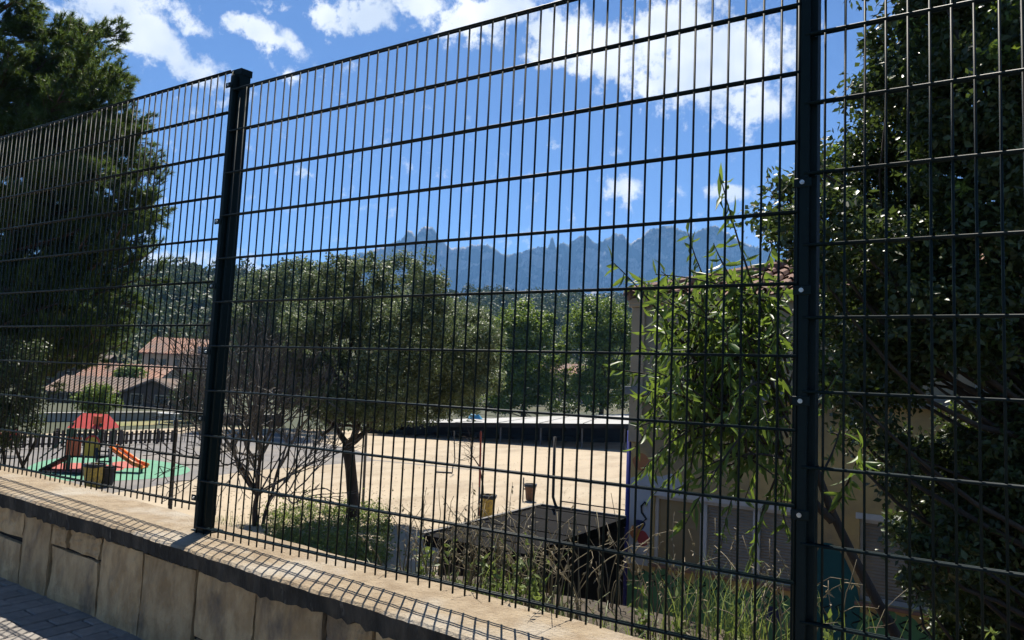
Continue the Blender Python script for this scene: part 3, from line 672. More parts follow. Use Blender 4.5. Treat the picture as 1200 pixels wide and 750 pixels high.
# low garden walls
def lowwall(p0, p1, h, th, mm, label, name='garden_wall'):
    a = gz(*p0); b = gz(*p1); s = unit(b-a); n = np.cross(s, ZU); L = np.linalg.norm(b-a)
    t = thing(name, (a+b)/2, label, 'wall')
    MB().box((a+b)/2+[0, 0, h/2-.02], (L, th, h), [s, n, ZU]).build('wall_body', mm, t, bevel=.03, seg=1)
    MB().box((a+b)/2+[0, 0, h+.03], (L+.1, th+.14, .09), [s, n, ZU]).build('wall_cap', MT['palewall'], t, bevel=.02, seg=1); return t
lowwall((-120, 497), (238, 491), .62, .3, MT['palewall'], 'pale low garden wall behind the playground')
lowwall((238, 497), (330, 499), .9, .3, MT['brownwall'], 'brown low wall behind the bare tree')

# ================================================================== MOUNTAIN AND HILLS
def vnoise(x, seed=0):
    x = np.asarray(x, float); i = np.floor(x).astype(int); f = x-i; f = f*f*(3-2*f)
    h = lambda k: (np.sin(k*127.1+seed*311.7)*43758.5453) % 1.0
    return h(i)*(1-f)+h(i+1)*f
RID = [(-700, 372), (-300, 356), (0, 340), (200, 326), (330, 318), (390, 306), (415, 299), (455, 288), (463, 283), (470, 281), (476, 273), (480, 269), (484, 273), (487, 278), (490, 273), (493, 267), (500, 264.5), (507, 266), (512, 273), (515, 281),
       (523, 286), (531, 291), (545, 289), (552, 287), (563, 286), (566, 288.5), (572, 286.5), (576, 290), (583, 292), (586, 296), (592, 298), (605, 297), (612, 295), (620, 292), (630, 289), (637, 289), (642, 290), (644, 287), (645, 279), (648, 277.5), (650, 286), (651.5, 290),
       (655, 287), (660, 283), (664, 286), (667, 287), (672, 282), (680, 276), (686, 274.5), (692, 280), (699, 286), (706, 282), (714, 278), (722, 273), (729, 274), (733, 277), (738, 286), (744, 282), (750, 279), (757, 273), (765, 268), (775, 266), (786, 264), (795, 268), (802, 271), (811, 273),
       (818, 270), (824, 268), (831, 265), (838, 264), (846, 268), (850, 271), (858, 277), (866, 282), (876, 286), (888, 289), (910, 297), (940, 302), (1000, 300), (1060, 310), (1130, 318), (1250, 330), (1500, 350), (1900, 370)]
MD = 2900.0
cols = np.concatenate([np.linspace(-700, 390, 70), np.linspace(392, 900, 420), np.linspace(905, 1900, 70)])
ry = np.interp(cols, [a for a, _ in RID], [b for _, b in RID])
rows = 46; V = np.zeros((len(cols), rows+4, 3))
for i, (x, y) in enumerate(zip(cols, ry)):
    top = at(x, y+rng.normal(0, .7), MD); hor = unit((top-CAM)*[1, 1, 0]); dist = np.linalg.norm((top-CAM)[:2]); H = top[2]-GZ
    flute = .5*vnoise(x*.11, 3)+.3*vnoise(x*.33, 5)+.2*vnoise(x*.8, 7)
    for j in range(rows):
        t = j/(rows-1)                                     # 0 at the crest
        z = GZ-4+(H+4)*((1-t)**1.25 if t > .3 else (1-t*1.0)**1.05*(.7**.2 if False else 1))
        z = GZ-4+(H+4)*(1-t)
        cliff = 40*t**.8 if t < .35 else 40*.35**.8+(t-.35)*1350
        w = (vnoise(x*.06+t*3.1, 11)-.5)*160*min(1, t*2.2)+(flute-.5)*110*min(1, t*4)*(1-.5*t)+(vnoise(x*.21+t*9, 13)-.5)*40*min(1, t*5)+(vnoise(t*16+flute*3, 17)-.5)*36*(t > .02)
        V[i, j] = CAM*[1, 1, 0]+hor*(dist-cliff-w)+[0, 0, z+(vnoise(x*.3+t*22, 19)-.5)*14*(0 < t < .97)]
    for j in range(4): V[i, rows+j] = CAM*[1, 1, 0]+hor*(dist+60+200*j)+[0, 0, GZ+H*(.93-.2*j)]
order = [rows+3, rows+2, rows+1, rows]+list(range(rows))
G = V[:, order]; nr = G.shape[1]
T = np.array([(i*nr+j, (i+1)*nr+j, (i+1)*nr+j+1, i*nr+j+1) for i in range(len(cols)-1) for j in range(nr-1)])
mo = link('mountain', mesh_np('mountain', G.reshape(-1, 3), T, MT['rock']), None, (0, 0, 0)); struct(mo)

HC = [(-600, 290, 230), (-100, 298, 240), (100, 304, 250), (190, 306, 255), (230, 308, 260), (300, 314, 290), (420, 330, 360), (580, 344, 470), (740, 350, 480), (900, 352, 480), (1300, 346, 480), (1700, 340, 450)]
hx = np.linspace(-600, 1700, 140); hy = np.interp(hx, [q[0] for q in HC], [q[1] for q in HC]); hd = np.interp(hx, [q[0] for q in HC], [q[2] for q in HC])
rows = 16; HV = np.zeros((len(hx), rows+2, 3))
for i in range(len(hx)):
    top = at(hx[i], hy[i]+3, hd[i]); hor = unit((top-CAM)*[1, 1, 0]); dist = np.linalg.norm((top-CAM)[:2]); H = top[2]-GZ-5
    for j in range(rows):
        t = j/(rows-1); HV[i, j] = CAM*[1, 1, 0]+hor*(130+(dist-130)*t)+[0, 0, GZ-.5+H*t**1.2+(vnoise(hx[i]*.02+t*4, 23)-.5)*6*t*(1-t)*4]
    HV[i, rows] = CAM*[1, 1, 0]+hor*(dist+60)+[0, 0, GZ+H*.8]; HV[i, rows+1] = CAM*[1, 1, 0]+hor*(dist+200)+[0, 0, GZ-2]
nr = rows+2
T = np.array([(i*nr+j, (i+1)*nr+j, (i+1)*nr+j+1, i*nr+j+1) for i in range(len(hx)-1) for j in range(nr-1)])
struct(link('hill', mesh_np('hill', HV.reshape(-1, 3), T, MT['hillside']), None, (0, 0, 0)))
# far-off wood on the hill, one mass
lob = []
for px0, px1, n in ((-60, 300, 620), (300, 560, 160), (560, 770, 520), (770, 1250, 160)):
    for k in range(n):
        x = rng.uniform(px0, px1); i = int((x+600)/2300*139); t = rng.random()**.6; j = t*(rows-1); j0 = int(j); j1 = min(rows-1, j0+1)
        p = HV[i, j0]*(1-(j-j0))+HV[i, j1]*(j-j0); nxt = HV[min(i+1, 139), j0]; p = p+(nxt-HV[i, j0])*rng.random()
        s = rng.uniform(2.0, 4.2)*(1 if px0 < 300 else 1.5); lob.append((p+[0, 0, s*.9], s))
        if rng.random() < .5: lob.append((p+[rng.normal(0, s*.4), rng.normal(0, s*.4), s*1.7], s*.7))
C = np.array([c for c, _ in lob]); Rr = np.array([r for _, r in lob]); per = 95
n = len(C)*per; d = rdir(n); d[:, 2] = np.abs(d[:, 2])*.9-.15
P = np.repeat(C, per, 0)+d*np.repeat(Rr, per)[:, None]*rng.uniform(.6, 1.12, n)[:, None]
sz = np.repeat(Rr, per)*rng.uniform(.22, .42, n)
Vw, Tw = leaf_mesh(P, unit(rng.normal(size=(n, 3))+d*.4), unit(d+rng.normal(size=(n, 3))*.5), sz, sz*.8)
wo = link('hillside_wood', mesh_np('hillside_wood', Vw, Tw, MT['leaf_hill']), None, (0, 0, 0)); tag(wo, 'dark wooded hillside of pines and oaks below the mountain', 'wood', kind='stuff')

# ================================================================== TREES
def tree(name, base, label, cat='tree', group=None): return thing(name, base, label, cat, group)
# --- evergreen oak in the courtyard
b = gz(413, 614); oak = tree('oak_tree', b, 'wide grey green evergreen oak with forked dark trunk in the courtyard')
D0 = 22.3
OL = lobes_px([(375, 335, 24), (402, 322, 26), (432, 325, 30), (468, 318, 24), (500, 325, 26), (385, 375, 40), (440, 375, 52), (495, 372, 45), (535, 375, 32), (556, 410, 28), (545, 445, 30),
               (505, 435, 42), (455, 440, 46), (405, 440, 40), (365, 435, 26), (562, 440, 18), (560, 375, 18), (440, 478, 28), (500, 470, 30), (540, 465, 24), (400, 475, 26), (470, 475, 26), (570, 425, 18), (520, 420, 40), (400, 488, 20), (372, 478, 22), (452, 490, 18), (572, 445, 18), (568, 395, 20), (345, 420, 20), (350, 385, 22)], D0, 1.7)
fork = at(408, 522, D0)
m = MB(); m.tube(np.array([b+[0, 0, -.1], at(414, 585, D0), at(411, 550, D0), fork]), [.25, .19, .17, .19], 10)
m.build('trunk', MT['bark'], oak, smooth=True)
m = MB()
for q in [(392, 498), (415, 490), (434, 495), (425, 480)]:
    e = at(q[0], q[1], D0+rng.normal(0, .4)); m.tube(curve_pts(fork, e, 5, .08), np.linspace(.12, .07, 5), 8)
    for c, r in OL:
        if np.linalg.norm(c[:2]-e[:2]) < 2.4 and rng.random() < .6: m.tube(curve_pts(e, c+rng.normal(0, .3, 3), 6, .12), np.linspace(.06, .012, 6), 5)
m.build('limb', MT['bark'], oak, smooth=True)
(Vc, Tc), cc = crown(OL, 1400, 84, .27, .10, .056, shell=.45, wild=.13)
part_np('crown', Vc, Tc, MT['leaf_oak'], oak, 'stuff')
# --- second oak further back on the left
b = at(303, 500, 57); b[2] = GZ; oak2 = tree('oak_tree', b, 'dark evergreen oak standing behind the leafless grey tree')
OL2 = lobes_px([(300, 350, 26), (318, 332, 24), (352, 324, 28), (335, 375, 42), (380, 345, 34), (318, 420, 34), (300, 390, 28), (300, 440, 24), (340, 450, 32), (370, 420, 38), (285, 370, 18), (385, 455, 26)], 57, 2.4)
m = MB(); m.tube(np.array([b+[0, 0, -.1], b+[.1, 0, 1.2], b+[0, .1, 2.4]]), [.34, .28, .26], 9); m.build('trunk', MT['bark'], oak2, smooth=True)
m = MB(); limbs_to(m, b+[0, .1, 2.3], [c for c, _ in OL2], .10, .02); m.build('limb', MT['bark'], oak2, smooth=True)
(Vc, Tc), cc = crown(OL2, 800, 70, .62, .24, .14, shell=.45, wild=.13); part_np('crown', Vc, Tc, MT['leaf_oak'], oak2, 'stuff')
# --- bare tree in front of it
bt = tree('bare_tree', gz(299, 616), 'leafless grey tree with dense thin twigs beside the left fence post'); bb = ORG[bt]
trunk = MB(); tw = MB(); LEN = [.95, 1.5, 1.35, 1.05, .8, .6, .42]; CNT = [5, 4, 3, 3, 3, 2, 0]; RAD = [.105, .055, .036, .025, .018, .013, .010]
def grow(p, dr, lv):
    n = 5 if lv < 4 else 3; q = [p]; ln = LEN[lv]*rng.uniform(.75, 1.2)
    for k in range(n):
        dr = unit(dr+rng.normal(0, .12 if lv else .05, 3)+np.array([0, 0, .07 if lv < 4 else 0])); q.append(q[-1]+dr*ln/n)
    (trunk if lv < 2 else tw).tube(q, np.linspace(RAD[lv], RAD[min(lv+1, 6)]*1.1, n+1), 8 if lv < 2 else (4 if lv < 4 else 3), cap=False)
    for k in range(CNT[lv]):
        a_ = q[-1] if k < 2 else q[int(rng.integers(max(1, n-3), n+1))]
        grow(a_, unit(dr*.9+rng.normal(0, .42 if lv < 2 else .36, 3)+np.array([0, 0, .18])), lv+1)
grow(bb+np.array([0, 0, -.05]), unit(np.array([-.05, 0, 1.])), 0)
grow(bb+HR*.22+np.array([0, 0, -.05]), unit(np.array([.25, .1, 1.])), 1)
for k in range(4):
    e = bb+HR*rng.uniform(1.2, 3.2)*(1 if k < 3 else -.6)+HF*rng.normal(0, .6)+ZU*rng.uniform(1.6, 3.0); c_ = curve_pts(bb+ZU*rng.uniform(.7, 1.0), e, 8, .05); c_[:, 2] += .25*np.sin(np.linspace(0, math.pi, 8)); tw.tube(c_, np.linspace(.03, .006, 8), 5)
    for j in range(3, 8): tw.tube(curve_pts(c_[j], c_[j]+unit(rng.normal(0, .5, 3)+[0, 0, .8])*rng.uniform(.4, .9), 4, .1), [.010, .008, .006, .004], 3)
trunk.build('trunk', MT['bark'], bt, smooth=True); tag(tw.build('twigs', MT['twig'], bt), kind='stuff')
# --- two round plane trees beyond the pavilion
for k, (L, bx, lab) in enumerate((([(613, 385, 32), (596, 385, 24), (630, 385, 24), (612, 372, 22), (600, 415, 32), (628, 418, 32), (612, 445, 36), (594, 455, 28), (636, 455, 28)], 613, 'round bright green tree left of the pink house'),
                                  ([(700, 385, 34), (682, 385, 24), (720, 378, 26), (702, 368, 22), (688, 418, 32), (722, 415, 34), (704, 445, 36), (684, 458, 26), (730, 450, 30), (738, 400, 24)], 704, 'round bright green tree right of the pink house'))):
    d = 78; g = at(bx, 480, d); g[2] = GZ; t = tree('plane_tree', g, lab, group='round trees beyond the pavilion')
    LL = lobes_px(L, d, 1.5); m = MB(); m.tube(np.array([g, g+[.1, 0, 2.5], g+[0, .1, 5.5]]), [.32, .26, .18], 8); limbs_to(m, g+[0, .1, 4.5], [c for c, _ in LL], .12, .03)
    m.build('trunk', MT['bark'], t, smooth=True)
    (Vc, Tc), cc = crown(LL, 330, 84, .72, .30, .22, shell=.6, wild=.10); part_np('crown', Vc, Tc, MT['leaf_bright'], t, 'stuff')
# --- holm oak on the right
D1 = 5.6
holm = tree('holm_oak', np.array([3.75, 4.3, GZ]), 'large glossy dark holm oak filling the right side of the picture')
HL = lobes_px([(1130, 40, 70), (1065, 45, 42), (1042, 98, 40), (1085, 110, 60), (1150, 120, 80), (1030, 160, 45), (1090, 190, 75), (1165, 210, 85), (985, 205, 38), (945, 190, 30), (925, 235, 34), (900, 262, 20), (965, 255, 45), (1015, 235, 55), (940, 285, 30),
               (1030, 295, 55), (1085, 280, 70), (1160, 300, 85), (985, 330, 38), (1050, 360, 55), (1110, 370, 62), (1185, 385, 60), (1010, 395, 40), (1060, 420, 45), (1015, 445, 34), (1150, 415, 35),
               (1090, 545, 50), (1140, 540, 55), (1190, 540, 60), (1120, 600, 52), (1180, 620, 75), (1150, 690, 60), (1200, 700, 70), (1110, 655, 30), (1160, 745, 60), (985, 515, 20), (1020, 500, 22),
               (985, 380, 40), (972, 440, 28), (1003, 468, 28), (1045, 452, 34), (960, 320, 30), (1035, 545, 16), (1062, 530, 26), (1060, 575, 24), (1075, 610, 32), (1095, 650, 34), (1075, 690, 22), (1140, 640, 50), (1090, 690, 26), (1130, 500, 28), (1190, 480, 30), (1160, -60, 110), (1060, -60, 70), (1260, 60, 110), (1270, 220, 120), (1280, 400, 120), (1290, 580, 120), (1300, 720, 120)], D1, .75)
(Vc, Tc), cc = crown(HL, 3300, 58, .135, .062, .036, shell=.46, wild=.16)
part_np('crown', Vc, Tc, MT['leaf_holm'], holm, 'stuff')
HY = [(c, r) for c, r in HL if c[2] > .2]
(Vc, Tc), cc = crown(HY, 150, 22, .07, .06, .034, shell=.92, wild=.08); part_np('young_leaves', Vc, Tc, MT['leaf_bright'], holm, 'stuff')
m = MB(); tb = np.array([3.75, 4.3, GZ-.05]); m.tube(np.array([tb, tb+[.05, 0, 1.2], tb+[-.05, .1, 2.4], tb+[0, 0, 4.2]]), [.2, .16, .14, .11], 10); m.build('trunk', MT['bark'], holm, smooth=True)
m = MB(); 
for i, (c, r) in enumerate(HL):
    s = tb+[0, 0, min(4.3, max(1.6, c[2]-GZ-.9))]; m.tube(curve_pts(s, c, 7, .10), np.linspace(.028, .007, 7), 5)
    for k in range(5): m.tube(curve_pts(c, c+rdir(1)[0]*r*.9, 5, .12), np.linspace(.009, .003, 5), 4)
m.build('limb', MT['bark'], holm, smooth=True)
# --- peach tree
D2 = 4.35
peach = tree('peach_tree', np.array([2.75, 3.0, -1.3]), 'peach tree with long drooping green leaves beside the right fence post')
def pp(x, y, dd=0.0): return at(x, y, D2+dd)
TR = [pp(1092, 850), pp(1053, 750), pp(1025, 700), pp(1000, 653), pp(975, 600), pp(958, 555), pp(940, 500), pp(915, 440), pp(892, 380)]
TR[0] = np.array([TR[0][0], TR[0][1], TR[0][2]])
m = MB(); m.tube(np.array(TR), np.linspace(.036, .014, len(TR)), 9); m.tube(np.array([pp(975, 610), pp(955, 590), pp(940, 560), pp(905, 520)]), [.03, .026, .022, .014], 7); m.build('trunk', MT['bark'], peach, smooth=True)
SH = [((905, 400), (868, 300), (843, 203)), ((890, 380), (850, 320), (836, 285)), ((870, 400), (820, 330), (806, 272)), ((820, 430), (765, 350), (716, 305)), ((840, 450), (765, 440), (704, 430)), ((880, 440), (830, 360), (775, 318)),
      ((880, 390), (890, 330), (905, 290)), ((850, 470), (790, 450), (750, 500)), ((900, 480), (850, 520), (800, 620)), ((905, 520), (860, 540), (845, 640)), ((920, 540), (890, 590), (880, 665)), ((930, 480), (940, 420), (965, 350)), ((950, 500), (965, 460), (985, 430)),
      ((900, 430), (800, 400), (755, 470)), ((880, 480), (830, 460), (770, 540)), ((880, 400), (830, 380), (750, 390)), ((930, 540), (900, 570), (930, 640)), ((960, 560), (985, 520), (990, 470)), ((900, 460), (860, 430), (800, 500)), ((975, 600), (1000, 560), (1010, 520))]
for k in range(128):
    a = (rng.uniform(800, 935), rng.uniform(370, 540)); e = (rng.uniform(742, 928), 318+272*rng.random()**1.35); SH.append((a, ((a[0]+e[0])/2, (a[1]+e[1])/2-rng.uniform(0, 40)), e))
m = MB(); LP = []; LA = []
for a, b_, c in SH:
    dd = rng.normal(0, .38); A, B, C2 = pp(*a, dd*.3), pp(*b_, dd*.8), pp(*c, dd)
    t = np.linspace(0, 1, 9)[:, None]; cv = A*(1-t)**2+2*B*t*(1-t)+C2*t*t
    m.tube(cv, np.linspace(.009, .0025, 9), 5)
    L = np.linalg.norm(np.diff(cv, axis=0), axis=1).sum(); nl = int(L*.85/.026)
    for k in range(nl):
        u = .15+.85*(k+rng.random())/nl; p = A*(1-u)**2+2*B*u*(1-u)+C2*u*u; tg = unit(-2*A*(1-u)+2*B*(1-2*u)+2*C2*u); LP.append(p); LA.append(unit(tg*.35+rng.normal(0, .45, 3)+np.array([0, 0, -.7+.6*(u > .9)])))
m.build('branch', MT['bark'], peach, smooth=True)
LP = np.array(LP); LA = np.array(LA); n = len(LP)
dist = np.linalg.norm(LP-CAM, axis=1); idx = np.argsort(dist)
one = {}
for v in range(6):
    Vl, Tl = leaf_mesh(np.zeros((1, 3)), np.array([[0, 0, -1.]]), np.array([[0, 1., .02]]), np.array([.125]), np.array([.030]), fold=.22+.05*v, curve=[-.3, -.15, .1, .25, .4, .55][v]); one[v] = mesh_np('leaf', Vl, Tl, MT['leaf_peach'])
for k in idx[:300]:
    o = link('leaf', one[int(rng.integers(6))], peach, LP[k]); q = Vector(LA[k]).to_track_quat('-Z', 'Y'); o.rotation_mode = 'QUATERNION'
    o.rotation_quaternion = q @ Matrix.Rotation(rng.uniform(0, 6.28), 3, 'Z').to_quaternion(); s = rng.uniform(.5, 1.1); o.scale = (s*rng.uniform(.8, 1.15), s*rng.uniform(.8, 1.15), s)
rest = idx[300:]
Vl, Tl = leaf_mesh(LP[rest], LA[rest], rdir(len(rest)), .125*rng.uniform(.45, 1.1, len(rest)), .030*rng.uniform(.7, 1.15, len(rest)), fold=.3, curve=.22)
part_np('foliage', Vl, Tl, MT['leaf_peach'], peach, 'stuff')
# --- pine at the left edge
D3 = 17.5; g = at(-45, 500, D3); g[2] = GZ
pine = tree('pine_tree', g, 'tall dark pine leaning its needle boughs in from the left edge')
trk = [g+[0, 0, -.1], at(-42, 430, D3), at(-36, 300, D3), at(-25, 150, D3), at(-18, 20, D3), at(-12, -90, D3)]
m = MB(); m.tube(np.array(trk), [.28, .24, .2, .16, .11, .05], 10); m.build('trunk', MT['barkpine'], pine, smooth=True)
BR = [(130, 42, .9), (150, 90, .4), (110, 110, -.6), (85, 35, .8), (60, 75, 0), (175, 190, .3), (160, 225, -.5), (120, 170, .6), (165, 280, .2), (130, 250, -.8), (150, 325, .5), (110, 310, -.3), (175, 250, .9), (80, 200, -1), (60, 260, .6), (130, 370, .2), (90, 350, -.7), (150, 400, .6), (100, 400, 0), (50, 150, .9), (40, 330, -1), (30, 20, .2), (40, -20, .8), (10, 60, -1), (60, 420, .4), (30, 390, -.6), (95, -35, -.5), (110, 80, 1.2), (140, 140, 0), (20, 240, -1.3), (70, 300, 1.2), (130, 340, 1.1),
      (150, 150, .2), (120, 137, -.6), (142, 172, .7), (100, 150, 0), (60, 130, .5), (125, 95, -.2), (90, 60, .3), (110, 60, -.8), (160, 165, -.1), (75, 105, -1), (183, 190, .1), (180, 215, .6), (176, 238, -.3), (150, 205, 1), (172, 300, -.2), (162, 268, .5), (145, 262, -.9), (100, 230, .3), (60, 210, -.6), (20, 190, .8), (100, 280, -1), (50, 310, .2), (150, 350, -.5), (175, 322, .3), (110, 160, -.9), (70, 170, .4), (135, 125, .9), (90, 130, -.3), (40, 110, .6), (10, 140, 0), (20, 290, -.2), (80, 250, 1.2), (120, 210, -1.2), (60, 360, .9), (120, 395, -.9), (165, 205, -.7), (20, 340, .4), (75, 395, -1.1), (130, 300, .1),
      (-60, 60, .5), (-120, 150, -.5), (-130, 260, .6), (-110, 340, -.4), (-70, -20, 0)]
m = MB(); tuft = []
for (x, y, dd) in BR:
    e = at(x, y, D3+dd*1.3); zt = np.interp(e[2]-.1-.30*np.linalg.norm((e-np.array(trk[2]))[:2]), [p[2] for p in trk], range(len(trk))); i0 = min(int(zt), len(trk)-2); s = np.array(trk[i0])*(1-(zt-i0))+np.array(trk[i0+1])*(zt-i0)
    cv = curve_pts(s, e, 8, .06, 0); cv[:, 2] -= .25*np.sin(np.linspace(0, math.pi, 8)); m.tube(cv, np.linspace(.05, .014, 8), 6)
    Lb = np.linalg.norm(e-s)
    for k in range(34):
        u = .32+.68*rng.random(); j = u*7; j0 = min(int(j), 6); p = cv[j0]*(1-(j-j0))+cv[j0+1]*(j-j0); dr = unit((e-s)/Lb*.7+rng.normal(0, .6, 3)+[0, 0, .25]); ln = rng.uniform(.3, .75)
        q = curve_pts(p, p+dr*ln, 5, .1); q[:, 2] += .12*np.linspace(0, 1, 5)**2; m.tube(q, np.linspace(.012, .005, 5), 4)
        for u2 in np.linspace(.3, 1, 7): a = q[min(3, int(u2*4))]; tuft.append((a+(q[4]-a)*(u2*.6)+rng.normal(0, .06, 3), unit(dr+rng.normal(0, .35, 3)+[0, 0, .35])))
m.build('limb', MT['barkpine'], pine, smooth=True)
TP = np.array([a for a, _ in tuft]); TA = np.array([b for _, b in tuft]); per = 46; n = len(TP)*per
A = unit(np.repeat(TA, per, 0)*.75+rng.normal(size=(n, 3))*.55); P = np.repeat(TP, per, 0)-A*.02+np.repeat(TA, per, 0)*rng.uniform(-.07, .07, n)[:, None]
S = unit(np.cross(A, rdir(n)))*(rng.uniform(.006, .011, n)[:, None]); Vc = np.stack([P-S, P+S, P+A*rng.uniform(.10, .19, n)[:, None]], 1).reshape(-1, 3); Tc = np.arange(n*3).reshape(-1, 3)
part_np('crown', Vc, Tc, MT['leaf_pine'], pine, 'stuff')
# --- shrubs
def shrub(name, L, d, basepx, label, mm, ncl, per, cs, ln, wd, cat='shrub', stem=MT['bark'], dj=.4):
    g = at(basepx[0], basepx[1], d); g[2] = GZ; t = tree(name, g, label, cat); LL = lobes_px(L, d, dj); m = MB()
    for c, r in LL: m.tube(curve_pts(g+rng.normal(0, .08, 3)*[1, 1, 0], c, 6, .08), np.linspace(.05, .012, 6), 5)
    m.build('stem', stem, t, smooth=True); (Vc, Tc), cc = crown(LL, ncl//2, per*2, cs*1.8, ln, wd); part_np('foliage', Vc, Tc, mm, t, 'stuff'); return t
shrub('shrub', [(5, 420, 26), (28, 430, 24), (12, 460, 30), (38, 465, 18), (20, 500, 26), (-30, 440, 40), (-30, 490, 40), (40, 410, 12)], 13.5, (5, 545), 'dark glossy leafed shrub at the left edge under the pine', MT['leaf_holm'], 900, 22, .09, .06, .035)
shrub('small_tree', [(112, 462, 13), (98, 470, 11), (128, 472, 12), (115, 478, 13), (118, 456, 8)], 47, (118, 502), 'small bright green tree beside the red playhouse roof', MT['leaf_bright'], 420, 14, .16, .15, .10, cat='tree')
shrub('shrub', [(228, 450, 16), (215, 465, 14), (238, 470, 16), (225, 485, 14)], 62, (228, 495), 'dark bush behind the left fence post near the houses', MT['leaf_holm'], 420, 14, .22, .2, .13)
shrub('shrub', [(150, 436, 9), (160, 438, 9), (143, 440, 7)], 90, (152, 470), 'dark green bush between the tiled roofs', MT['leaf_bright'], 250, 14, .3, .28, .18)
shrub('shrub', [(590, 470, 16), (575, 472, 14), (650, 476, 11), (668, 476, 11), (740, 470, 20), (545, 476, 14), (515, 478, 13), (485, 479, 13), (455, 480, 13), (425, 480, 13), (395, 480, 12)], 84, (640, 490), 'low hedge line behind the white pavilion roof', MT['leaf_holm'], 900, 14, .3, .24, .16)

# --- sapling with red stake
sp = gz(563, 607); sap = tree('sapling', sp, 'thin bare sapling standing above the yellow bin', 'tree')
m = MB(); dS = np.dot(sp-CAM, FW)
m.tube(np.array([sp+[.12, 0, 0], at(566, 570, dS), at(562, 547, dS), at(552, 532, dS), at(551, 518, dS)]), [.03, .026, .024, .018, .01], 7); m.build('trunk', MT['bark'], sap, smooth=True)
m = MB()
for k in range(26):
    a = at(551+rng.normal(0, 2), rng.uniform(514, 540), dS); e = a+np.array([*(HR[:2]*rng.normal(0, .35)), rng.normal(.12, .16)])+HF*rng.normal(0, .25); m.tube(curve_pts(a, e, 5, .15), np.linspace(.009, .003, 5), 4)
m.build('twigs', MT['bark'], sap)
st = thing('tree_stake', gz(561, 608), 'thin red wooden stake beside the bare sapling', 'stake')
m = MB().tube([gz(561, 608), at(563.5, 507, dS)], .034, 8); m.build('pole', MT['stake'], st); MB().tube([at(563.5, 507, dS), at(563.5, 505, dS)], [.034, .015], 8).build('tip', MT['stake'], st)
st = thing('support_post', gz(425, 598), 'straight dark post standing just right of the oak trunk', 'post')
dP = np.dot(gz(425, 598)-CAM, FW); MB().tube([gz(425, 598), at(429.5, 500, dP)], .045, 8).build('pole', MT['steel'], st); MB().tube([at(429.5, 500, dP), at(429.5, 498, dP)], [.055, .05], 8).build('cap', MT['steel'], st)
# net post with foot bar
b = gz(530, 555); npst = thing('net_post', b, 'thin dark net post on a short foot bar in the courtyard', 'post'); dN = np.dot(b-CAM, FW)
MB().tube([b+[0, 0, .05], at(530.5, 548, dN), at(533, 540, dN), at(532, 505, dN)], .028, 8).build('pole', MT['black'], npst, smooth=True)
MB().box((gz(511, 554)+b)/2+[0, 0, .04], (np.linalg.norm(gz(511, 554)-b), .09, .07), [unit(b-gz(511, 554)), np.cross(ZU, unit(b-gz(511, 554))), ZU]).build('foot_bar', MT['steel'], npst)
# slim gate post behind the left panel
b = gz(199, 600); gp = thing('gate_post', b, 'slim black post behind the left fence panel near the green rubber surface', 'post'); dG = np.dot(b-CAM, FW)
MB().tube([b, at(206.5, 493, dG)], .062, 10).build('pole', MT['black'], gp); MB().tube([at(206.5, 493, dG), at(206.6, 490.5, dG)], [.07, .03], 10).build('cap', MT['black'], gp)
# bins
def bin_(px, py, w, h, mm, label, pole=None, liner=True):
    b = gz(px, py); t = thing('litter_bin', b, label, 'bin', 'litter bins in the courtyard'); n = 16; V = []; Fc = []
    for (z, r) in ((.04, .36), (h, .5), (h, .46), (.08, .33)):
        for j in range(n): q = 2*math.pi*j/n; V.append(b+np.array([w*r*math.cos(q), w*r*math.sin(q), z]))
    for k in range(3): Fc += [(k*n+j, k*n+(j+1) % n, (k+1)*n+(j+1) % n, (k+1)*n+j) for j in range(n)]
    Fc += [tuple(3*n+j for j in range(n)), tuple(range(n-1, -1, -1))]
    MB().add(V, Fc).build('bucket', mm, t, smooth=False)
    if liner:
        V = []; Fc = []
        for (z, r) in ((h-.10, .53), (h+.015, .545), (h+.02, .47), (h-.15, .42)):
            for j in range(n): q = 2*math.pi*j/n; V.append(b+np.array([w*(r+.02*math.sin(5*q+z*30))*math.cos(q), w*(r+.02*math.sin(5*q+z*30))*math.sin(q), z+.02*math.sin(3*q)*(z < h)]))
        for k in range(3): Fc += [(k*n+j, k*n+(j+1) % n, (k+1)*n+(j+1) % n, (k+1)*n+j) for j in range(n)]
        MB().add(V, Fc).build('bin_liner', MT['bag'], t, smooth=True)
    p0 = b-HR*(w*.5+.05); MB().tube([p0, p0+[0, 0, h+.25]], .025, 8).build('pole', MT['steel'], t)
    MB().box(b-HR*(w*.5+.01)+[0, 0, h*.7], (.12, .06, .05), [HR, HF, ZU]).build('bracket', MT['steel'], t)
bin_(571, 609, .52, .80, MT['binyellow'], 'yellow litter bin with black liner beside the sapling')
bin_(621, 587, .46, .64, MT['binbrown'], 'rusty brown litter bin in the middle of the courtyard')
bin_(108, 572, .72, .88, MT['binyellow'], 'yellow litter bin in front of the play tower')
bin_(124, 570, .62, .70, MT['black'], 'black litter bin beside the yellow one near the play tower', liner=False)

# ================================================================== PLAYGROUND
b = gz(97, 553); play = thing('play_tower', b, 'small play tower with red roof, yellow panel and orange slide', 'play equipment')
dT = np.dot(b-CAM, FW); ppm = F/dT                     # 28 px per metre here
def pt(px, z, y=0.0):                                    # metres right of the tower base, height, depth
    return b+HR*((px-97)/ppm)+HF*y+ZU*z
AX = [HR, HF, ZU]
DK = .62
MB().box(pt(95, DK, .5), (1.55, 1.0, .07), AX).build('deck', MT['black'], play)
for (px, y, zt) in ((80, .0, 2.05), (113, .0, 2.05), (80, 1.0, 2.05), (113, 1.0, 2.05)):
    MB().tube([pt(px, 0, y), pt(px, zt, y)], .055, 8).build('post', MT['darkgreen'], play)
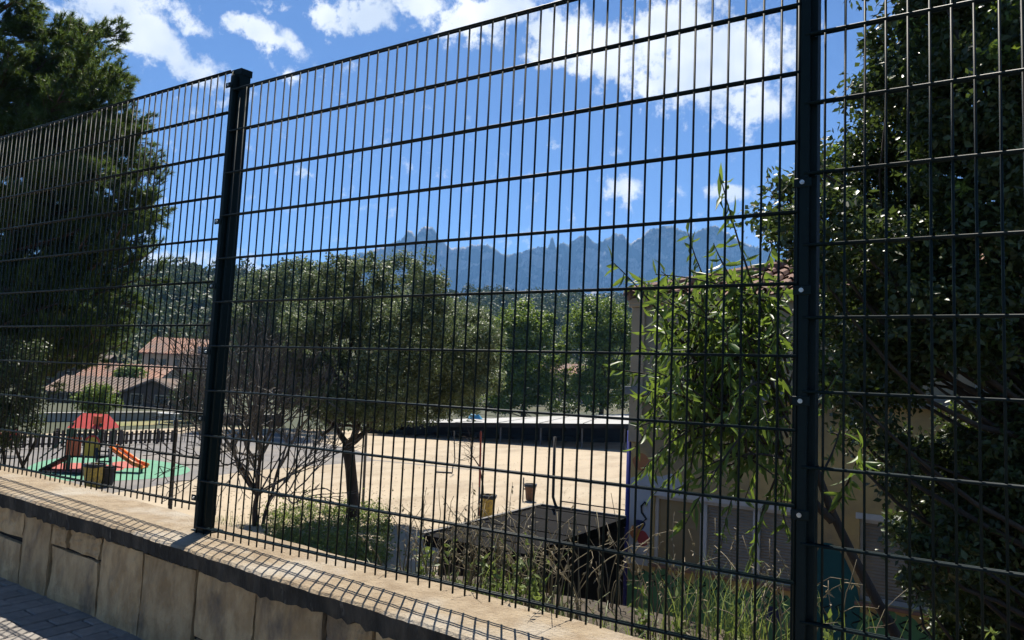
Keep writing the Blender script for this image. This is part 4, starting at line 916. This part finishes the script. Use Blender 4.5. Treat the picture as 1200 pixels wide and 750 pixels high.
# roof with two pitches and a dormer
m = MB(); e0, e1 = pt(76, 1.82, -.15), pt(119, 1.82, -.15); r0, r1 = pt(82, 2.42, .5), pt(113, 2.42, .5); k0, k1 = pt(76, 1.82, 1.15), pt(119, 1.82, 1.15)
m.add([e0, e1, r1, r0, k0, k1], [(0, 1, 2, 3), (3, 2, 5, 4), (0, 3, 4), (1, 5, 2), (0, 4, 5, 1)])
rf = m.build('roof', MT['roofred'], play)
MB().box(pt(108, 2.18, .08), (.26, .3, .34), AX).build('dormer', MT['orangered'], rf)
MB().box(pt(84, 1.05, -.02), (.62, .05, .78), AX).build('panel', MT['orangered'], play, bevel=.02, seg=1)
# yellow arched panel
poly = [pt(97+x*ppm, z, -.05) for x, z in [(0, .68), (.62, .68), (.62, 1.25)]+[(.31+.31*math.cos(t), 1.25+.28*math.sin(t)) for t in np.linspace(.3, math.pi-.3, 7)]+[(0, 1.25)]]
yp = MB().prism(poly, HF*.05).build('panel', MT['yellow'], play)
MB().prism([pt(97+x*ppm, z, -.07) for x, z in [(.31+.33*math.cos(t), 1.25+.30*math.sin(t)) for t in np.linspace(0, math.pi, 9)]+[(.31+.26*math.cos(t), 1.25+.22*math.sin(t)) for t in np.linspace(math.pi, 0, 9)]], HF*.02).build('panel_trim', MT['red'], yp)
# orange slide to the right
sl0, sl1, sl2 = pt(119, DK+.35, .7), pt(150, .38, .5), pt(164, .26, .4)
ch = MB()
sd = HF*.26
for (p, q) in ((sl0, sl1), (sl1, sl2)):
    ch.add([p-sd, p+sd, q+sd, q-sd, p-sd-[0, 0, .05], p+sd-[0, 0, .05], q+sd-[0, 0, .05], q-sd-[0, 0, .05]], [(0, 1, 2, 3), (7, 6, 5, 4), (0, 3, 7, 4), (1, 5, 6, 2), (0, 4, 5, 1), (3, 2, 6, 7)])
chute = ch.build('slide', MT['orange'], play)
for s in (-1, 1):
    MB().tube([sl0+s*sd+[0, 0, .1], sl1+s*sd+[0, 0, .09], sl2+s*sd+[0, 0, .06]], .07, 8).build('slide_side', MT['orange'], chute, smooth=True)
MB().tube([pt(160, 0, .4), pt(160, .27, .4)], .05, 8).build('slide_foot', MT['darkgreen'], chute)
# black climbing net frame at right front and ramp at left
a0, a1 = pt(119, 1.0, -.05), pt(134, .05, -.75)
nf = MB()
for s in (-.28, .28): nf.tube([a0+HR*s, a1+HR*s], .07, 8)
fr = nf.build('climbing_frame', MT['black'], play)
for k in range(5):
    q = a0+(a1-a0)*(k+.5)/5; MB().tube([q-HR*.28, q+HR*.28], .035, 6).build('rung', MT['black'], fr)
r0_, r1_ = pt(75, DK+.02, .3), pt(50, .06, .1)
rm = MB(); w = HF*.38
rm.add([r0_-w, r0_+w, r1_+w, r1_-w, r0_-w-[0, 0, .08], r0_+w-[0, 0, .08], r1_+w-[0, 0, .08], r1_-w-[0, 0, .08]], [(0, 1, 2, 3), (7, 6, 5, 4), (0, 3, 7, 4), (1, 5, 6, 2), (0, 4, 5, 1), (3, 2, 6, 7)])
ramp = rm.build('ramp', MT['black'], play)
for s in (-1, 1): MB().tube([r1_+s*w+[0, 0, .45], r0_+s*w+[0, 0, .75]], .03, 6).build('handrail', MT['darkgreen'], ramp)
MB().tube([pt(56, 0, -.6), pt(100, .05, -.85), pt(128, .05, -.85)], .06, 6).build('edge_beam', MT['black'], play)
for (px, z0, z1) in ((68, .6, 1.7), (72, .6, 1.75)): MB().tube([pt(px, z0-.6, .4), pt(px, z1, .4)], .045, 6).build('post', MT['darkgreen'], play)
MB().box(pt(73, 1.55, .4), (.4, .06, .35), AX).build('panel', MT['darkgreen'], play)
# spring toy at the far left
b2 = gz(3, 528); toy = thing('spring_rider', b2, 'red spring rider toy at the far left edge of the playground', 'play equipment')
d2 = np.dot(b2-CAM, FW); k2 = d2/F
m = MB(); m.tube([b2+[0.12*math.cos(t*6.28), 0.12*math.sin(t*6.28), t*.12] for t in np.linspace(0, 4, 40)], .025, 5); m.build('spring', MT['black'], toy)
m = MB(); V = [b2+HR*x+HF*y+ZU*z for (x, z) in ((-.5, .5), (-.55, .85), (-.35, .95), (-.2, .75), (.15, .72), (.3, 1.05), (.5, 1.1), (.55, .8), (.4, .5)) for y in (-.18, .18)]
n = 9; m.add(V, [tuple(range(0, 18, 2)), tuple(range(17, 0, -2))]+[(2*i, 2*((i+1) % n), 2*((i+1) % n)+1, 2*i+1) for i in range(n)]); m.build('body', MT['red'], toy, bevel=.03)
MB().box(b2+[0, 0, .75], (.5, .5, .06), AX).build('seat', MT['yellow'], toy)
# picket fences round the playground
pk = MB().box((0, 0, .38), (.16, .035, .76)).build('pk', MT['wood'], origin=(0, 0, 0), bevel=.012, seg=1); pkm = pk.data; bpy.data.objects.remove(pk)
def picket(p0, p1, label, h=1.0, step=.27):
    a = gz(*p0); b = gz(*p1); s = unit(b-a); L = np.linalg.norm(b-a); ang = math.atan2(s[1], s[0])
    t = thing('picket_fence', (a+b)/2, label, 'fence', 'picket fences round the playground')
    k = int(L/step)
    for i in range(k+1):
        o = link('picket', pkm, t, a+s*L*i/k+[0, 0, .06]); o.rotation_euler = (0, 0, ang+rng.normal(0, .02)); o.scale = (1, 1, h*rng.uniform(.94, 1.04))
    for z in (.24, .62): MB().box((a+b)/2+[0, 0, z*h]+np.cross(s, ZU)*-.045, (L, .045, .09), [s, np.cross(ZU, s), ZU]).build('rail', MT['wood'], t)
    for i in range(int(L/2.2)+1): MB().box(a+s*min(L, i*2.2)+[0, 0, .45*h]-np.cross(s, ZU)*.11, (.11, .11, .9*h), [s, np.cross(ZU, s), ZU]).build('fence_post', MT['wood'], t)
picket((-60, 528.5), (64, 525.5), 'brown picket fence left of the play tower')
picket((66, 525), (140, 523), 'brown picket fence directly behind the play tower', 1.15, .24)
picket((142, 522), (206, 519), 'brown picket fence right of the play tower')
# bicycle-rack like railing by the post
b3 = gz(212, 517); e3 = gz(246, 520); rl = thing('metal_railing', (b3+e3)/2, 'dark metal railing beside the left fence post beyond the playground', 'railing')
s = unit(e3-b3); L = np.linalg.norm(e3-b3)
for z in (.35, 1.0): MB().tube([b3+[0, 0, z], e3+[0, 0, z]], .03, 6).build('rail', MT['steel'], rl)
for k in range(9): MB().tube([b3+s*L*k/8, b3+s*L*k/8+[0, 0, 1.0]], .02, 6).build('bar', MT['steel'], rl)
# white garden table by the houses
b4 = gz(197, 497); tb4 = thing('garden_table', b4, 'small white garden table in front of the brown house', 'table')
MB().box(b4+[0, 0, .86], (1.7, .9, .08), AX).build('table_top', MT['white'], tb4, bevel=.02, seg=1)
for sx in (-.6, .6):
    for sy_ in (-.3, .3): MB().tube([b4+HR*sx+HF*sy_, b4+HR*sx+HF*sy_+[0, 0, .82]], .05, 6).build('leg', MT['white'], tb4)
# rubber mat
tag(MB().box(gz(2, 536)+[0, 0, .03], (1.6, .9, .06), AX).build('rubber_mat', MT['black'], bevel=.02, seg=1), 'black rubber mat lying on the path at the left edge', 'mat')

# ================================================================== WEEDS AND GRASS
def soil_z(X, Y):
    s = min(1, max(0, (X-.3)/.5)); ys = [.17, .24, .30+.55*s, .9+.4*s, 1.6+.6*s, 2.6+.6*s, 3.4+.4*s]; zs = [cz(X)-.25, cz(X)-.10-.3*(1-s), cz(X)-.13-.55*(1-s), cz(X)-.55-.8*(1-s), -1.9-.5*(1-s), GZ+.25, GZ-.04]
    return float(np.interp(Y, ys, zs))
def blades(P, H, W, lean, segs=4):
    n = len(P); az = rng.uniform(0, 2*math.pi, n); dirv = np.stack([np.cos(az), np.sin(az), np.zeros(n)], 1); side = np.stack([-np.sin(az), np.cos(az), np.zeros(n)], 1)
    rows = []
    for k in range(segs+1):
        t = k/segs; c = P+ZU*(H*t*(1-.25*lean*t))[:, None]+dirv*(H*lean*t*t*.8)[:, None]; w = (W*(1-t)**.7*.5+.0004)[:, None]; rows += [c-side*w, c+side*w]
    V = np.stack(rows, 1).reshape(-1, 3); m_ = 2*(segs+1); base = np.arange(n)[:, None]*m_
    T = np.concatenate([np.concatenate([base+np.array([[2*k, 2*k+1, 2*k+3]]), base+np.array([[2*k, 2*k+3, 2*k+2]])], 1) for k in range(segs)], 1).reshape(-1, 3)
    return V, T
def scatter(n, x0, x1, y0, y1):
    X = rng.uniform(x0, x1, n); Y = rng.uniform(y0, y1, n); return np.array([[a, b, soil_z(a, b)-.01] for a, b in zip(X, Y)])
def stuff(name, V, T, mm, label, cat):
    o = link(name, mesh_np(name, V, T, mm), None, (0, 0, 0)); return tag(o, label, cat, kind='stuff')
# short green grass along the back of the coping
P = np.concatenate([scatter(240, .75, 1.6, .212, .34), scatter(420, 1.5, 2.9, .212, .6), scatter(900, 2.9, 5.0, .22, 1.0)])
V1, T1 = blades(P, rng.uniform(.03, .13, len(P)), rng.uniform(.003, .007, len(P)), rng.uniform(.2, 1.3, len(P)))
stuff('grass', V1, T1, MT['grass'], 'short green grass growing along the back of the coping', 'grass')
# taller green tuft in front of the school windows
P = np.concatenate([scatter(150, 1.95, 2.28, .45, .9), scatter(50, 2.2, 2.7, .5, 1.0), scatter(30, 1.25, 1.5, .3, .6)]); 
V1, T1 = blades(P, rng.uniform(.10, .36, len(P)), rng.uniform(.003, .006, len(P)), rng.uniform(.15, .8, len(P)), 5)
stuff('tall_grass', V1, T1, MT['grass'], 'taller green grass tufts in front of the school windows', 'grass')
# dry stalks: each a thin curved stem with seed heads
P = np.concatenate([scatter(130, .82, 1.65, .25, .8), scatter(56, 1.6, 2.6, .3, 1.0)]); n = len(P); H = np.concatenate([rng.uniform(.12, .5, 130), rng.uniform(.15, .5, 56)])
m = MB(); SP = []; SA = []
for k in range(n):
    az = rng.uniform(0, 6.28); ln = rng.uniform(.1, .9); t = np.linspace(0, 1, 7)[:, None]; dv = np.array([math.cos(az), math.sin(az), 0])
    cv = P[k]+ZU*H[k]*t*(1-.35*ln*t*t)+dv*H[k]*ln*t**2*.7+rng.normal(0, .006, (7, 3))*t; m.tube(cv, np.linspace(.0028, .0012, 7), 4)
    if rng.random() < .55:
        for q in range(rng.integers(3, 9)):
            u = rng.uniform(.6, 1); j = u*6; j0 = min(5, int(j)); SP.append(cv[j0]+(cv[j0+1]-cv[j0])*(j-j0)); SA.append(unit(rng.normal(0, .5, 3)+np.array([0, 0, -.6])))
    if rng.random() < .5:
        a = cv[3]; m.tube(curve_pts(a, a+rdir(1)[0]*[.12, .12, .1]+[0, 0, .08], 5, .1), np.linspace(.0016, .0008, 5), 4)
Vs = np.array(m.v); Ts = []
for f in m.f:
    if len(f) == 4: Ts += [(f[0], f[1], f[2]), (f[0], f[2], f[3])]
SP = np.array(SP); SA = np.array(SA); V2, T2 = leaf_mesh(SP, SA, rdir(len(SP)), rng.uniform(.015, .03, len(SP)), rng.uniform(.006, .010, len(SP)))
stuff('dry_grass', np.concatenate([Vs, V2]), np.concatenate([np.array(Ts), T2+len(Vs)]), MT['straw'], 'dry pale grass stalks with seed heads behind the coping', 'grass')
# small leafy weeds among the stalks
P = np.concatenate([scatter(17, .85, 1.7, .22, .6), scatter(14, 1.7, 2.9, .3, .9)]); WP = []; WA = []
m = MB()
for p in P:
    for k in range(int(rng.integers(2, 5))):
        e = p+np.array([rng.normal(0, .06), rng.normal(0, .06), rng.uniform(.06, .24)]); cv = curve_pts(p, e, 5, .08); m.tube(cv, np.linspace(.002, .001, 5), 3)
        for j in range(int(rng.integers(7, 14))): u = rng.uniform(.2, 1)*4; j0 = min(3, int(u)); WP.append(cv[j0]+(cv[j0+1]-cv[j0])*(u-j0)); WA.append(unit(rng.normal(0, .7, 3)+np.array([0, 0, .25])))
WP = np.array(WP); WA = np.array(WA); V5, T5 = leaf_mesh(WP, WA, rdir(len(WP))+[0, 0, .6], rng.uniform(.02, .05, len(WP)), rng.uniform(.008, .02, len(WP)))
Ts = []
for f in m.f:
    if len(f) == 4: Ts += [(f[0], f[1], f[2]), (f[0], f[2], f[3])]
stuff('leafy_weeds', np.concatenate([V5, np.array(m.v)]), np.concatenate([T5, np.array(Ts)+len(V5)]), MT['leaf_weed'], 'small leafy weeds among the dry stalks behind the coping', 'weeds')
# fallen leaves and grit on the courtyard
n = 2600; pxs = np.concatenate([rng.uniform(250, 735, 1500), rng.normal(400, 60, 1100)]); pys = np.concatenate([rng.uniform(516, 615, 1500), rng.normal(600, 12, 1100)])
P = np.array([gz(a, max(505, b_), .012) for a, b_ in zip(pxs, pys)]); V6, T6 = leaf_mesh(P, rdir(n)*[1, 1, .15], rdir(n)*.3+[0, 0, 1.], rng.uniform(.05, .14, n), rng.uniform(.03, .07, n))
stuff('leaf_litter', V6, T6, MT['straw'], 'fallen leaves and grit scattered over the courtyard sand', 'litter')
# leafy ground cover round the two trunks
G0 = []
for k in range(330):
    xx = rng.uniform(312, 455); p = gz(xx, rng.uniform(600-8*math.sin((xx-312)/46), 668))
    G0.append((p, rng.uniform(.08, .30)*(1.3 if rng.random() < .2 else .9)))
C = np.array([p for p, _ in G0]); Rr = np.array([r for _, r in G0]); per = 40; n = len(C)*per
P = np.repeat(C, per, 0)+rng.normal(size=(n, 3))*np.repeat(Rr, per)[:, None]*np.array([.7, .7, .9])+[0, 0, .12]; P[:, 2] = np.maximum(P[:, 2], GZ+.02)
V3, T3 = leaf_mesh(P, rdir(n)+[0, 0, .3], rdir(n)+[0, 0, .8], rng.uniform(.05, .11, n), rng.uniform(.03, .06, n))
stuff('ground_cover', V3, T3, MT['leaf_weed'], 'leafy green weeds growing round the oak and bare tree', 'weeds')
P = np.array([gz(rng.uniform(250, 340), rng.uniform(606, 622)) for k in range(160)]); V4, T4 = blades(P, rng.uniform(.1, .35, 160), rng.uniform(.01, .02, 160), rng.uniform(.2, .9, 160))
stuff('grass', V4, T4, MT['grass'], 'sparse grass tufts at the foot of the bare tree', 'grass')

# ================================================================== HAZE
hzb = MB().span((-4200, -900, GZ-1.2), (1200, 4500, 560)).build('haze', None, origin=(0, 0, GZ-1.2))
hm = bpy.data.materials.new('haze'); hm.use_nodes = True; N = hm.node_tree.nodes; N.remove(N['Principled BSDF'])
pvn = N.new('ShaderNodeVolumePrincipled'); pvn.inputs['Color'].default_value = (.22, .50, 1.0, 1); pvn.inputs['Density'].default_value = .000145; pvn.inputs['Anisotropy'].default_value = 0.2
hm.node_tree.links.new(pvn.outputs[0], N['Material Output'].inputs['Volume'])
hzb.data.materials.clear(); hzb.data.materials.append(hm); tag(hzb, kind='stuff'); hzb['label'] = 'thin blue summer haze over the valley'; hzb['category'] = 'haze'
